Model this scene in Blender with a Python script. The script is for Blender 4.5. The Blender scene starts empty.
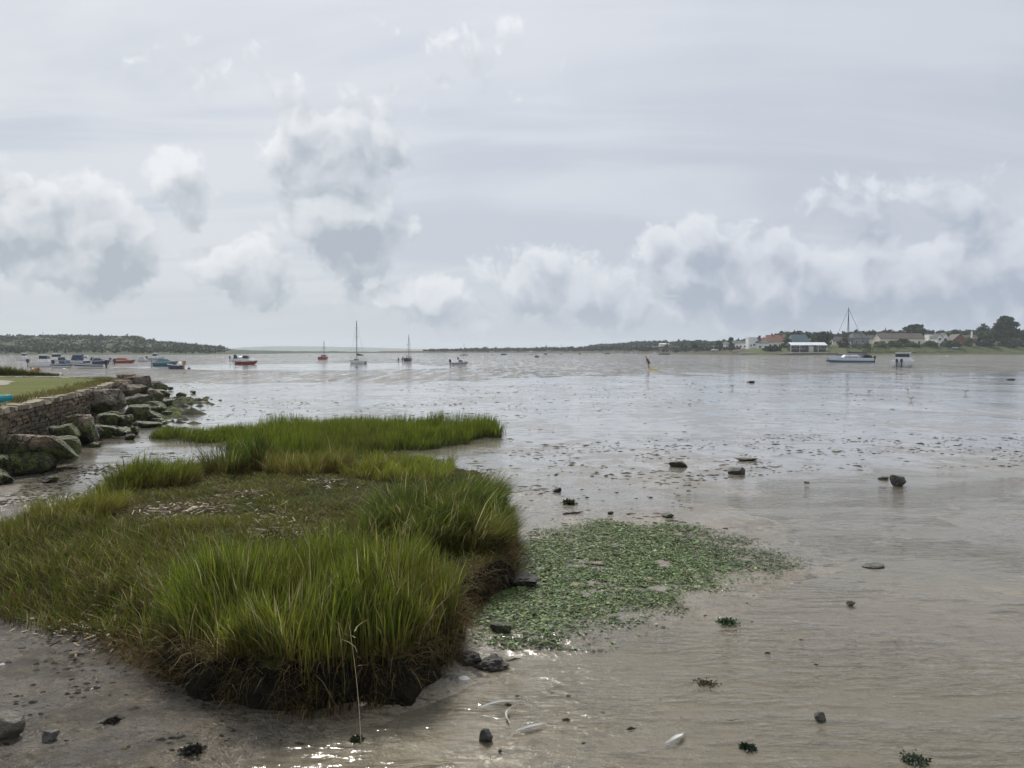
import bpy, math, random
import numpy as np
from mathutils import Vector, Matrix

R = math.radians
random.seed(7)
rng = np.random.default_rng(11)
scene = bpy.context.scene
COL = scene.collection

# ------------------------------------------------------------------ camera
FPX, CX, CY, HZ, CAMZ = 770.0, 512.0, 384.0, 350.5, 2.5
PITCH = math.atan((CY - HZ) / FPX)
cam_d = bpy.data.cameras.new("camera")
cam_d.sensor_width = 36.0
cam_d.lens = 36.0 * FPX / 1024.0
cam_d.clip_start = 0.05
cam_d.clip_end = 20000.0
cam = bpy.data.objects.new("camera", cam_d)
COL.objects.link(cam)
cam.location = (0, 0, CAMZ)
cam.rotation_euler = (R(90) - PITCH, 0, 0)
scene.camera = cam


def ray(u, v):
    x, zz = (u - CX) / FPX, -(v - CY) / FPX
    c, s = math.cos(PITCH), math.sin(PITCH)
    return (x, c + zz * s, zz * c - s)


def G(u, v, z=0.0):
    """world point where the sight line of a photo position meets height z"""
    d = ray(u, v)
    k = (z - CAMZ) / d[2]
    return (d[0] * k, d[1] * k, z)


def P(u, v, y):
    d = ray(u, v)
    k = y / d[1]
    return (d[0] * k, y, CAMZ + d[2] * k)


# ------------------------------------------------------------------ noise
def _h(ix, iy, seed):
    n = (ix.astype(np.int64) * 374761393 + iy.astype(np.int64) * 668265263 + seed * 974711) & 0x7FFFFFFF
    n = ((n ^ (n >> 13)) * 1274126177) & 0x7FFFFFFF
    n = n ^ (n >> 16)
    return (n & 0xFFFF) / 65535.0


def vnoise(x, y, seed=0):
    x = np.asarray(x, float); y = np.asarray(y, float)
    ix, iy = np.floor(x), np.floor(y)
    fx, fy = x - ix, y - iy
    fx = fx * fx * (3 - 2 * fx); fy = fy * fy * (3 - 2 * fy)
    a, b = _h(ix, iy, seed), _h(ix + 1, iy, seed)
    c, d = _h(ix, iy + 1, seed), _h(ix + 1, iy + 1, seed)
    return (a * (1 - fx) + b * fx) * (1 - fy) + (c * (1 - fx) + d * fx) * fy


def fbm(x, y, oct=4, seed=0):
    s, a, t = 0, 0.5, 0
    for o in range(oct):
        s = s + a * vnoise(x * 2 ** o, y * 2 ** o, seed + o * 17); t += a; a *= .5
    return s / t


def sstep(a, b, x):
    t = np.clip((x - a) / (b - a), 0, 1)
    return t * t * (3 - 2 * t)


def sdf(px, py, poly):
    """signed distance to a polygon, positive inside"""
    px = np.asarray(px, float); py = np.asarray(py, float)
    d = np.full(px.shape, 1e18); ins = np.zeros(px.shape, bool)
    n = len(poly)
    for i in range(n):
        ax, ay = poly[i]; bx, by = poly[(i + 1) % n]
        ex, ey = bx - ax, by - ay
        wx, wy = px - ax, py - ay
        t = np.clip((wx * ex + wy * ey) / (ex * ex + ey * ey + 1e-12), 0, 1)
        d = np.minimum(d, (wx - ex * t) ** 2 + (wy - ey * t) ** 2)
        c = ((ay > py) != (by > py))
        with np.errstate(divide='ignore', invalid='ignore'):
            xi = ex * (py - ay) / (ey if ey != 0 else 1e-12) + ax
        ins ^= c & (px < xi)
    return np.where(ins, 1, -1) * np.sqrt(d)


# ------------------------------------------------------------------ objects
def tag(o, label=None, cat=None, group=None, kind=None):
    if label: o['label'] = label
    if cat: o['category'] = cat
    if group: o['group'] = group
    if kind: o['kind'] = kind
    return o


def empty(name, loc, rz=0.0):
    o = bpy.data.objects.new(name, None)
    COL.objects.link(o)
    o.empty_display_size = .2
    o.location = loc
    o.rotation_euler = (0, 0, rz)
    return o


def mesh_obj(name, verts, faces, mat, parent=None, smooth=False, cols=None):
    me = bpy.data.meshes.new(name)
    if isinstance(verts, np.ndarray):
        verts = verts.tolist()
    me.from_pydata(verts, [], faces)
    me.update()
    if smooth:
        me.polygons.foreach_set('use_smooth', [True] * len(me.polygons))
    if cols is not None:
        a = me.color_attributes.new('Col', 'FLOAT_COLOR', 'POINT')
        c = np.ones((len(me.vertices), 4), np.float32); c[:, :3] = cols
        a.data.foreach_set('color', c.ravel())
    if mat: me.materials.append(mat)
    o = bpy.data.objects.new(name, me)
    COL.objects.link(o)
    if parent: o.parent = parent
    return o


def fast_mesh(name, V, quads, tris, mat, parent=None, smooth=False, cols=None):
    """V (n,3), quads (q,4), tris (t,3) as numpy arrays"""
    me = bpy.data.meshes.new(name)
    nq, nt = (0 if quads is None else len(quads)), (0 if tris is None else len(tris))
    me.vertices.add(len(V))
    me.vertices.foreach_set('co', np.asarray(V, np.float32).ravel())
    idx = []
    if nq: idx.append(np.asarray(quads, np.int32).ravel())
    if nt: idx.append(np.asarray(tris, np.int32).ravel())
    idx = np.concatenate(idx)
    me.loops.add(len(idx))
    me.loops.foreach_set('vertex_index', idx)
    me.polygons.add(nq + nt)
    st = np.concatenate([np.arange(nq) * 4, nq * 4 + np.arange(nt) * 3]).astype(np.int32)
    me.polygons.foreach_set('loop_start', st)
    me.update(calc_edges=True)
    if smooth:
        me.polygons.foreach_set('use_smooth', np.ones(nq + nt, bool))
    if cols is not None:
        a = me.color_attributes.new('Col', 'FLOAT_COLOR', 'POINT')
        c = np.ones((len(V), 4), np.float32); c[:, :3] = cols
        a.data.foreach_set('color', c.ravel())
    me.materials.append(mat)
    o = bpy.data.objects.new(name, me)
    COL.objects.link(o)
    if parent: o.parent = parent
    return o


class MB:
    """collects simple solids into one mesh"""
    def __init__(self): self.v, self.f = [], []

    def add(self, vs, fs):
        b = len(self.v)
        self.v += [tuple(p) for p in vs]
        self.f += [tuple(i + b for i in f) for f in fs]
        return self

    def box(self, x0, x1, y0, y1, z0, z1, top=1.0, shift=0.0, topx=None):
        """box whose top face may be scaled (top in y, topx in x) and shifted in x"""
        tx = top if topx is None else topx
        cx, cy = (x0 + x1) / 2, (y0 + y1) / 2
        vs = [(x0, y0, z0), (x1, y0, z0), (x1, y1, z0), (x0, y1, z0)]
        vs += [(cx + (x - cx) * tx + shift, cy + (y - cy) * top, z1) for x, y, _ in vs]
        return self.add(vs, [(3, 2, 1, 0), (4, 5, 6, 7), (0, 1, 5, 4), (1, 2, 6, 5), (2, 3, 7, 6), (3, 0, 4, 7)])

    def frust(self, r0, r1):
        """r0, r1 = (x0,x1,y half width, z)"""
        a, b = r0, r1
        vs = [(a[0], -a[2], a[3]), (a[1], -a[2], a[3]), (a[1], a[2], a[3]), (a[0], a[2], a[3]),
              (b[0], -b[2], b[3]), (b[1], -b[2], b[3]), (b[1], b[2], b[3]), (b[0], b[2], b[3])]
        return self.add(vs, [(3, 2, 1, 0), (4, 5, 6, 7), (0, 1, 5, 4), (1, 2, 6, 5), (2, 3, 7, 6), (3, 0, 4, 7)])

    def tube(self, p0, p1, r0, r1=None, n=8):
        r1 = r0 if r1 is None else r1
        p0, p1 = Vector(p0), Vector(p1)
        q = (p1 - p0).to_track_quat('Z', 'Y')
        vs = []
        for p, r in ((p0, r0), (p1, r1)):
            for k in range(n):
                a = 2 * math.pi * k / n
                vs.append(p + q @ Vector((r * math.cos(a), r * math.sin(a), 0)))
        fs = [(k, (k + 1) % n, n + (k + 1) % n, n + k) for k in range(n)]
        fs += [tuple(range(n - 1, -1, -1)), tuple(range(n, 2 * n))]
        return self.add(vs, fs)

    def path(self, pts, rs, n=6):
        for a, b, ra, rb in zip(pts, pts[1:], rs, rs[1:]): self.tube(a, b, ra, rb, n)
        return self

    def build(self, name, mat, parent=None, smooth=False):
        return mesh_obj(name, self.v, self.f, mat, parent, smooth)


# ------------------------------------------------------------------ nodes
class NB:
    def __init__(self, nt): self.nt = nt; nt.nodes.clear()

    def set(self, s, v):
        if v is None: return
        if hasattr(v, 'is_output') or isinstance(v, bpy.types.NodeSocket):
            self.nt.links.new(v, s)
        elif isinstance(v, (tuple, list)) and s.type == 'RGBA' and len(v) == 3:
            s.default_value = (*v, 1)
        else:
            s.default_value = v

    def n(self, t, props=None, **inp):
        nd = self.nt.nodes.new(t)
        for k, v in (props or {}).items(): setattr(nd, k, v)
        for k, v in inp.items(): self.set(nd.inputs[k.replace('_', ' ')], v)
        return nd

    def m(self, op, a, b=None, c=None, clamp=False):
        nd = self.nt.nodes.new('ShaderNodeMath'); nd.operation = op; nd.use_clamp = clamp
        for i, v in enumerate((a, b, c)): self.set(nd.inputs[i], v)
        return nd.outputs[0]

    def vm(self, op, a, b=None):
        nd = self.nt.nodes.new('ShaderNodeVectorMath'); nd.operation = op
        self.set(nd.inputs[0], a)
        if b is not None:
            if op == 'SCALE': self.set(nd.inputs[3], b)
            else: self.set(nd.inputs[1], b)
        return nd.outputs[1] if op in ('DOT_PRODUCT', 'LENGTH') else nd.outputs[0]

    def noise(self, vec, scale, detail=3, rough=.5, dist=0.0, col=False):
        nd = self.n('ShaderNodeTexNoise', Vector=vec, Scale=scale, Detail=detail, Roughness=rough, Distortion=dist)
        return nd.outputs[1 if col else 0]

    def mr(self, v, a, b, c=0.0, d=1.0, smooth=True):
        nd = self.nt.nodes.new('ShaderNodeMapRange')
        nd.interpolation_type = 'SMOOTHSTEP' if smooth else 'LINEAR'
        for i, q in enumerate((v, a, b, c, d)): self.set(nd.inputs[i], q)
        return nd.outputs[0]

    def mix(self, f, a, b, blend='MIX'):
        nd = self.nt.nodes.new('ShaderNodeMix'); nd.data_type = 'RGBA'; nd.blend_type = blend
        self.set(nd.inputs[0], f); self.set(nd.inputs[6], a); self.set(nd.inputs[7], b)
        return nd.outputs[2]

    def mapping(self, vec, scale):
        return self.vm('MULTIPLY', vec, scale)

    def xyz(self, v):
        s = self.n('ShaderNodeSeparateXYZ', Vector=v); return s.outputs

    def comb(self, x, y, z):
        nd = self.nt.nodes.new('ShaderNodeCombineXYZ')
        for i, v in enumerate((x, y, z)): self.set(nd.inputs[i], v)
        return nd.outputs[0]

    def bump(self, h, strength, dist, normal=None):
        nd = self.n('ShaderNodeBump', Strength=strength, Distance=dist, Height=h)
        if normal is not None: self.set(nd.inputs['Normal'], normal)
        return nd.outputs[0]

    def out(self, surf):
        o = self.nt.nodes.new('ShaderNodeOutputMaterial'); self.nt.links.new(surf, o.inputs[0]); return o


def new_mat(name):
    m = bpy.data.materials.new(name); m.use_nodes = True
    return m, NB(m.node_tree)


def pos(b): return b.n('ShaderNodeNewGeometry').outputs['Position']
def opos(b): return b.n('ShaderNodeTexCoord').outputs['Object']


def simple(name, col, rough=.5, var=.15, scale=6.0, bump=0.0, metallic=0.0, spec=.5):
    m, b = new_mat(name)
    p = opos(b)
    n1 = b.noise(p, scale, 4, .6)
    n2 = b.noise(p, scale * .23, 2, .5)
    k = b.m('ADD', b.m('MULTIPLY', n1, .6), b.m('MULTIPLY', n2, .4))
    lo = tuple(c * (1 - var) for c in col); hi = tuple(min(1, c * (1 + var)) for c in col)
    c = b.mix(b.mr(k, .3, .7), lo, hi)
    pr = b.n('ShaderNodeBsdfPrincipled', Base_Color=c, Roughness=rough, Metallic=metallic)
    pr.inputs['Specular IOR Level'].default_value = spec
    if bump: b.set(pr.inputs['Normal'], b.bump(n1, .6, bump))
    b.out(pr.outputs[0])
    return m


def leafy(name, rough=.55, trans=.3, spec=.3, var=.25, nscale=3.0):
    """blade and leaf material: colour of each blade from its own attribute"""
    m, b = new_mat(name)
    a = b.n('ShaderNodeVertexColor', {'layer_name': 'Col'}).outputs[0]
    n1 = b.noise(pos(b), nscale, 2)
    c = b.mix(1.0, a, b.mix(b.mr(n1, .3, .7), (1 - var,) * 3, (1 + var,) * 3), 'MULTIPLY')
    pr = b.n('ShaderNodeBsdfPrincipled', Base_Color=c, Roughness=rough)
    pr.inputs['Specular IOR Level'].default_value = spec
    tr = b.n('ShaderNodeBsdfTranslucent', Color=c)
    mx = b.n('ShaderNodeMixShader', Fac=trans)
    b.nt.links.new(pr.outputs[0], mx.inputs[1]); b.nt.links.new(tr.outputs[0], mx.inputs[2])
    b.out(mx.outputs[0])
    return m


# ------------------------------------------------------------------ light and sky
SUN_AZ, SUN_EL = R(-17), R(48)
sun_dir = Vector((math.sin(SUN_AZ) * math.cos(SUN_EL), math.cos(SUN_AZ) * math.cos(SUN_EL), math.sin(SUN_EL)))
sl = bpy.data.lights.new("sun", 'SUN')
sl.energy = 3.0
sl.angle = R(5)
sl.color = (1, .95, .87)
so = bpy.data.objects.new("sun", sl); COL.objects.link(so)
so.location = (0, 0, 60)
so.rotation_euler = sun_dir.to_track_quat('Z', 'Y').to_euler()

world = bpy.data.worlds.new("World"); scene.world = world
world.use_nodes = True
b = NB(world.node_tree)
d = b.vm('NORMALIZE', b.n('ShaderNodeTexCoord').outputs['Generated'])
X, Y, Z = b.xyz(d)
az = b.m('ARCTAN2', X, Y)
el = b.m('ARCSINE', Z)
P0 = b.comb(az, el, 0.0)
warp = b.vm('SCALE', b.vm('SUBTRACT', b.noise(P0, 9.0, 4, .6, col=True), (.5, .5, .5)), .075)
PW = b.vm('ADD', P0, warp)


def px2ang(u, v):
    q = Vector(ray(u, v)).normalized()
    return math.atan2(q.x, q.y), math.asin(q.z)


BLOBS = [(35, 228, 100, 42, .95), (100, 245, 50, 44, 1), (0, 180, 60, 26, .55), (180, 190, 30, 36, .85),
         (338, 150, 66, 52, .9), (345, 238, 62, 44, .95), (245, 262, 60, 24, .7), (320, 292, 120, 16, .5),
         (235, 75, 60, 30, .34), (470, 60, 90, 40, .26),
         (560, 285, 90, 34, .85), (705, 268, 76, 46, .95), (800, 285, 90, 38, .9), (940, 275, 100, 44, .9), (1100, 262, 120, 60, .95),
         (905, 205, 95, 30, .60), (440, 298, 60, 18, .6), (760, 300, 380, 36, .62), (1000, 300, 240, 40, .7)]


def cover(pw, detail):
    tot = None
    for u, v, ru, rv, w in BLOBS:
        a, e = px2ang(u, v)
        iu, iv = FPX / (ru * 1.3), FPX / (rv * 1.3)
        q = b.nt.nodes.new('ShaderNodeVectorMath'); q.operation = 'MULTIPLY_ADD'
        b.set(q.inputs[0], pw); q.inputs[1].default_value = (iu, iv, 0); q.inputs[2].default_value = (-a * iu, -e * iv, 0)
        k = b.m('MULTIPLY_ADD', b.vm('DOT_PRODUCT', q.outputs[0], q.outputs[0]), -w, w)
        tot = k if tot is None else b.m('MAXIMUM', tot, k)
    tot = b.m('MAXIMUM', tot, -.35)
    vo = b.n('ShaderNodeTexVoronoi', {'feature': 'F1', 'voronoi_dimensions': '2D'}, Vector=pw, Scale=17.0, Detail=2.0 if detail > 4 else 1.0, Roughness=.5, Lacunarity=2.3).outputs['Distance']
    puff = b.m('SUBTRACT', .52, vo)
    fb = b.m('SUBTRACT', b.noise(pw, 10.0, detail + 2 if detail > 4 else detail, .64), .5)
    return b.m('ADD', tot, b.m('ADD', b.m('MULTIPLY', fb, 1.75), b.m('MULTIPLY', puff, .50)))


D1 = cover(PW, 6)
D2 = cover(b.vm('ADD', PW, (-.010, .026, 0)), 3)
mask = b.mr(D1, .10, .46)
lit = b.mr(b.m('SUBTRACT', D1, D2), -.62, .62)
thick = b.mr(D1, .25, 1.2)
bright = b.mix(b.mr(az, -.5, .5), (.77, .79, .815), (.69, .72, .775))
dark = b.mix(b.mr(az, -.5, .5), (.37, .42, .475), (.365, .415, .505))
shade = b.m('ADD', b.m('MULTIPLY', thick, .36), b.m('MULTIPLY', b.m('SUBTRACT', .97, lit), 1.12), clamp=True)
ccol = b.mix(shade, bright, dark)
# high veil of cloud: long soft streaks
zz = b.m('ADD', b.m('MAXIMUM', Z, 0.0), .16)
Q = b.comb(b.m('DIVIDE', X, zz), b.m('MULTIPLY', b.m('DIVIDE', Y, zz), 1.5), 0.0)
s1 = b.noise(b.vm('MULTIPLY', Q, (.55, 1.25, 1)), .9, 5, .55, .6)
s2 = b.noise(P0, 2.2, 3, .5)
veil = b.mr(b.m('ADD', b.m('MULTIPLY', s1, .65), b.m('MULTIPLY', s2, .35)), .41, .58)
hi = b.mix(veil, (.485, .525, .595), (.615, .645, .69))
left = b.mr(az, -.62, .55)
hi = b.mix(b.m('MULTIPLY', left, .38), hi, (.52, .56, .64))
low = b.mr(el, 0.0, .14)
hi = b.mix(low, b.mix(left, (.55, .60, .64), (.45, .51, .60)), hi)
sky = b.n('ShaderNodeTexSky', {'sky_type': 'NISHITA', 'sun_disc': False, 'sun_elevation': SUN_EL, 'sun_rotation': SUN_AZ,
                               'air_density': 1.0, 'dust_density': 2.0, 'ozone_density': 1.0})
clear = b.mix(1.0, sky.outputs[0], (.1, .1, .1), 'MULTIPLY')
base = b.mix(.93, clear, hi)
op = b.mr(el, -.01, .07, .35, .90)
colr = b.mix(b.m('MULTIPLY', mask, op), base, ccol)
sd = b.m('MAXIMUM', b.vm('DOT_PRODUCT', d, tuple(sun_dir)), 0.0)
glow = b.m('ADD', b.m('MULTIPLY', b.m('POWER', sd, 40.0), 1.1), b.m('MULTIPLY', b.m('POWER', sd, 7.0), .16))
colr = b.mix(1.0, colr, b.mix(1.0, b.comb(glow, glow, glow), (1, .97, .92), 'MULTIPLY'), 'ADD')
colr = b.mix(b.mr(Z, -.03, 0.0), (.33, .35, .37), colr)
bg = b.n('ShaderNodeBackground', Color=colr, Strength=1.0)
wo = b.nt.nodes.new('ShaderNodeOutputWorld'); b.nt.links.new(bg.outputs[0], wo.inputs[0])

vs = scene.view_settings
scene.display_settings.display_device = 'sRGB'
vs.view_transform = 'Standard'
vs.look = 'None'
vs.exposure = 0.12
vs.gamma = 1.0
vs.use_curve_mapping = False
scene.cycles.use_denoising = True
scene.cycles.max_bounces = 5
scene.cycles.diffuse_bounces = 2
scene.cycles.glossy_bounces = 3
scene.cycles.transmission_bounces = 3
scene.cycles.transparent_max_bounces = 6
scene.cycles.adaptive_threshold = .02
scene.render.use_persistent_data = False
scene.cycles.volume_bounces = 1
scene.cycles.sample_clamp_indirect = 6.0
# ------------------------------------------------------------------ mud, pool and channel
POOL = [G(u, v)[:2] for u, v in [(690, 500), (712, 484), (770, 477), (880, 472), (960, 470), (1030, 469), (1500, 466), (1900, 900),
                                 (120, 900), (150, 800), (235, 752), (340, 722), (440, 690), (500, 652), (600, 648), (690, 622), (752, 596), (778, 566), (742, 527)]]
EDGE_A = np.arctan((np.array([-900, 0, 200, 400, 500, 590, 700, 860, 1024, 2000]) - CX) / FPX)
EDGE_D = 1925.0 / (np.array([386, 386, 389, 387, 383, 375.5, 374.5, 373.5, 371.5, 371]) - HZ)


def mud_h(x, y):
    x = np.asarray(x, float); y = np.asarray(y, float)
    h = .034 + (fbm(x * .35, y * .22, 4, 3) - .5) * .075 + (fbm(x * 2.3, y * 2.3, 3, 9) - .5) * .022
    near = sstep(16, 9, y)
    h = h + near * .02
    pool = sdf(x, y, POOL)
    wd = 1.6 - 1.25 * sstep(9.5, 7.5, y)
    h = h - (.062 + .012 * sstep(9, 6, y)) * sstep(-wd, wd * .8, pool + (fbm(x * .9, y * .9, 4, 21) - .5) * 1.5 * wd)
    ang = np.arctan2(x, np.maximum(y, .1))
    e = np.interp(ang, EDGE_A, EDGE_D)
    h = h - np.clip((y - e * .8) * .0018, 0, .05) - np.clip((y - e * 1.1) * .004, 0, .6)
    # silt bar lying along the channel
    u = CX + FPX * x / np.maximum(y, 1)
    v = HZ + 1925.0 / np.maximum(y, 1)
    half = 4.6 * sstep(540, 330, u) ** .7 * sstep(60, 260, u) + (fbm(x * .045, y * .02, 4, 44) - .5) * 4.0
    bar = sstep(-.8, 2.2, half - np.abs(v - 367.2))
    h = np.where(y > 60, np.maximum(h, -.05 + .085 * bar + (fbm(x * .05, y * .02, 3, 40) - .5) * .02), h)
    # land stays above under the lawn side so nothing floods there
    return h


nx, ny = 260, 720
t = np.linspace(-1, 1, 2 * nx + 1)
gx = 2.0 * np.sinh(8.41 * t)
gy = np.concatenate([np.array([-400, -150, -60, -25, -10, -3, 0, 1.5, 2.5, 3.2]), 3.6 * (4700 / 3.6) ** np.linspace(0, 1, ny)])
MX, MY = np.meshgrid(gx, gy)
MZ = mud_h(MX, MY)
V = np.stack([MX, MY, MZ], -1).reshape(-1, 3)
W, H = len(gx), len(gy)
ii = (np.arange(H - 1)[:, None] * W + np.arange(W - 1)[None, :]).ravel()
Q4 = np.stack([ii, ii + 1, ii + W + 1, ii + W], 1)

m, b = new_mat("wet_mud")
p = pos(b)
px, py, pz = b.xyz(p)
n_big = b.noise(p, .22, 4, .55)
n_mid = b.noise(p, 1.6, 5, .6)
n_fine = b.noise(p, 14.0, 5, .65)
n_grit = b.noise(p, 70.0, 3, .6)
col = b.mix(b.mr(n_mid, .40, .60), (.158, .130, .090), (.235, .200, .145))
col = b.mix(b.mr(n_big, .44, .58, 0, .7), col, (.185, .168, .136))
n_deb = b.noise(b.vm('MULTIPLY', p, (5.0, 9.0, 1)), 1.0, 5, .68)
debm = b.mr(b.noise(p, .33, 3, .55), .44, .57)
leftm = b.m('MULTIPLY', b.mr(px, -.6, -2.2, .0, .06, False), b.mr(py, 16, 11))
col = b.mix(b.m('MULTIPLY', b.mr(b.m('ADD', n_deb, leftm), .525, .60), b.m('MULTIPLY', b.mr(debm, 0, 1, .35, .95, False), b.mr(py, 10, 20, 1.0, .55))), col, (.040, .037, .031))
col = b.mix(b.mr(b.m('ADD', n_fine, b.m('MULTIPLY', leftm, .8)), .56, .66, 0, .7), col, (.060, .055, .045))
col = b.mix(b.mr(b.m('ADD', n_grit, b.m('MULTIPLY', leftm, .6)), .57, .66, 0, .6), col, (.045, .042, .036))
col = b.mix(b.mr(b.m('SUBTRACT', n_grit, b.m('MULTIPLY', leftm, .7)), .40, .34, 0, .55), col, (.36, .33, .28))
n_blot = b.noise(b.vm('MULTIPLY', p, (2.0, 3.4, 1)), 1.0, 6, .68)
blot = b.m('MULTIPLY', b.mr(n_blot, .49, .56), b.mr(px, -.9, -2.0, 0, .72))
blot = b.m('MULTIPLY', blot, b.mr(py, 17, 12))
col = b.mix(b.m('MULTIPLY', b.mr(px, -.6, -2.0), b.mr(py, 12, 8)), col, b.mix(1.0, col, (.58, .54, .48), 'MULTIPLY'))
col = b.mix(blot, col, (.050, .043, .032))
# sand ripples: short crests about 15 cm apart
wn = b.noise(p, .9, 3, .5, col=True)
rp = b.vm('ADD', b.vm('MULTIPLY', p, (5.0, 9.0, 1)), b.vm('SCALE', wn, 2.6))
rip = b.noise(rp, 1.0, 2, .45, .6)
rip2 = b.noise(b.vm('MULTIPLY', p, (7.0, 17.0, 1)), 1.0, 2, .5, .4)
ripm = b.mr(b.noise(p, .5, 2), .42, .56, .2, 1)
hgt = b.m('ADD', b.m('MULTIPLY', b.m('ADD', rip, b.m('MULTIPLY', rip2, .35)), ripm), b.m('MULTIPLY', n_fine, .22))
wet = b.mr(b.m('ADD', b.m('MULTIPLY', n_mid, .5), b.m('MULTIPLY', n_big, .5)), .44, .54)
lf = b.mr(b.m('ADD', px, b.m('MULTIPLY', n_mid, 1.6)), .1, -1.6)
lf = b.m('MULTIPLY', lf, b.mr(py, 14, 9))
wet = b.m('MULTIPLY', wet, b.m('SUBTRACT', 1.0, b.m('MULTIPLY', lf, .25)))
hgt = b.m('ADD', hgt, b.m('MULTIPLY', b.m('MULTIPLY', lf, n_fine), 1.7))
rough = b.m('MULTIPLY', b.mr(wet, 0, 1, .42, .09, False), b.mr(py, 10, 22, 1.0, .40))
nrm = b.bump(hgt, b.mr(py, 10, 22, 1.0, .14), .036)
nrm = b.bump(n_grit, .5, .006, nrm)
pr = b.n('ShaderNodeBsdfPrincipled', Base_Color=col, Roughness=rough, Normal=nrm)
pr.inputs['Specular IOR Level'].default_value = .55
b.set(pr.inputs['Coat Weight'], b.m('MULTIPLY', b.mr(py, 9, 18), b.mr(wet, 0, 1, .35, .8)))
pr.inputs['Coat Roughness'].default_value = .06
b.set(pr.inputs['Coat Normal'], b.bump(hgt, .10, .036))
b.out(pr.outputs[0])
mudflat = fast_mesh("mudflat", V, Q4, None, m, smooth=True)
tag(mudflat, "grey brown wet mudflat with ripples stretching out to the channel", "mud", kind="structure")

m, b = new_mat("turbid_water")
p = pos(b)
px, py, pz = b.xyz(p)
far = b.mr(py, 35, 70)
chop = b.noise(b.vm('MULTIPLY', p, (1.6, 3.0, 1)), 1.0, 4, .6, .3)
small = b.noise(b.vm('MULTIPLY', p, (3.2, 11.5, 1)), 1.0, 3, .55, .5)
fine = b.noise(b.vm('MULTIPLY', p, (13.0, 22.0, 1)), 1.0, 2, .5, .3)
swell = b.noise(b.vm('MULTIPLY', p, (.12, .05, 1)), 1.0, 4, .6)
gust = b.mr(b.noise(b.vm('MULTIPLY', p, (.05, .018, 1)), 1.0, 4, .62), .40, .60, .5, 1.0)
paw = b.mr(b.noise(b.vm('MULTIPLY', p, (.85, .10, 1)), 1.0, 3, .65), .42, .58, .12, 1.35)
gust = b.m('MULTIPLY', gust, paw)
calm = b.mr(b.noise(b.vm('MULTIPLY', p, (.35, .9, 1)), 1.0, 4, .6), .42, .58, .3, 1.3)
hn = b.m('MULTIPLY', b.m('ADD', b.m('MULTIPLY', small, .022), b.m('MULTIPLY', fine, .004)), calm)
ruf = b.mr(b.vm('LENGTH', b.vm('MULTIPLY', b.vm('SUBTRACT', p, (-.5, 5.0, 0)), (.9, 1.0, 0))), 2.6, .5)
ruf = b.m('MULTIPLY', ruf, b.mr(b.noise(p, 1.1, 3, .6), .40, .60))
hn = b.m('ADD', hn, b.m('MULTIPLY', b.m('MULTIPLY', b.noise(b.vm('MULTIPLY', p, (8.0, 15.0, 1)), 1.0, 2, .5, .6), .007), ruf))
hf = b.m('ADD', b.m('MULTIPLY', chop, .32), b.m('MULTIPLY', small, .05))
hf = b.m('MULTIPLY', hf, gust)
hmix = b.n('ShaderNodeMix', {'data_type': 'FLOAT'})
b.set(hmix.inputs[0], far); b.set(hmix.inputs[2], hn); b.set(hmix.inputs[3], hf)
nrm = b.bump(hmix.outputs[0], 1.0, 1.0)
body = b.mix(b.mr(swell, .35, .65), (.310, .278, .205), (.388, .350, .262))
body = b.mix(far, body, b.mix(b.mr(swell, .42, .58), (.165, .152, .130), (.215, .200, .172)))
df = b.n('ShaderNodeBsdfDiffuse', Color=body, Normal=nrm)
tr = b.n('ShaderNodeBsdfTransparent', Color=(.93, .92, .88))
m1 = b.n('ShaderNodeMixShader', Fac=b.mr(py, 20, 60, .26, .92))
b.nt.links.new(tr.outputs[0], m1.inputs[1]); b.nt.links.new(df.outputs[0], m1.inputs[2])
gl = b.n('ShaderNodeBsdfGlossy', Color=(1, 1, 1), Roughness=.06, Normal=nrm)
fr = b.n('ShaderNodeFresnel', IOR=1.333, Normal=nrm)
m2 = b.n('ShaderNodeMixShader', Fac=fr.outputs[0])
b.nt.links.new(m1.outputs[0], m2.inputs[1]); b.nt.links.new(gl.outputs[0], m2.inputs[2])
b.out(m2.outputs[0])
water = mesh_obj("water", [(-4800, -400, 0), (4800, -400, 0), (4800, 4690, 0), (-4800, 4690, 0)], [(0, 1, 2, 3)], m)
tag(water, "shallow brown grey harbour water with small ripples", "water", kind="structure")

# ------------------------------------------------------------------ the grassy marsh bank
ISLAND = [(-6.2, 7.1), (-4.6, 6.55), (-3.4, 6.25), (-2.7, 5.72), (-2.1, 5.28), (-1.35, 5.06), (-.78, 5.32), (-.44, 5.98), (-.40, 6.8), (-.26, 7.4), (.02, 7.9),
          (.05, 8.8), (-.03, 10), (-.15, 11.4), (-.45, 13), (-.8, 14.6), (-1.3, 16.2), (-2.6, 17.0), (-4.2, 17.2), (-5.6, 16.6), (-6.6, 15.6),
          (-7.0, 14.2), (-7.2, 12.8), (-6.7, 11.2), (-6.6, 10.0), (-7.4, 8.6)]


def island_h(x, y):
    s = sdf(x, y, ISLAND) + (fbm(x * 1.8, y * 1.8, 3, 5) - .5) * .34 + (fbm(x * 7, y * 7, 2, 6) - .5) * .10
    soft = np.clip(sstep(-2.6, -3.6, x) + sstep(13.5, 16, y) + sstep(-5.6, -6.4, x), 0, 1)
    w = .10 + soft * .9
    hh = .36 - .20 * sstep(-2.8, -4.4, x) * sstep(9, 7, y) - .10 * sstep(13, 16.5, y)
    top = hh + (fbm(x * .9, y * .9, 3, 8) - .5) * .16 + (fbm(x * 5, y * 5, 3, 12) - .5) * .05
    return -.10 + (top + .10) * sstep(-.02, 1, s / w * 1.0), s


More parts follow.
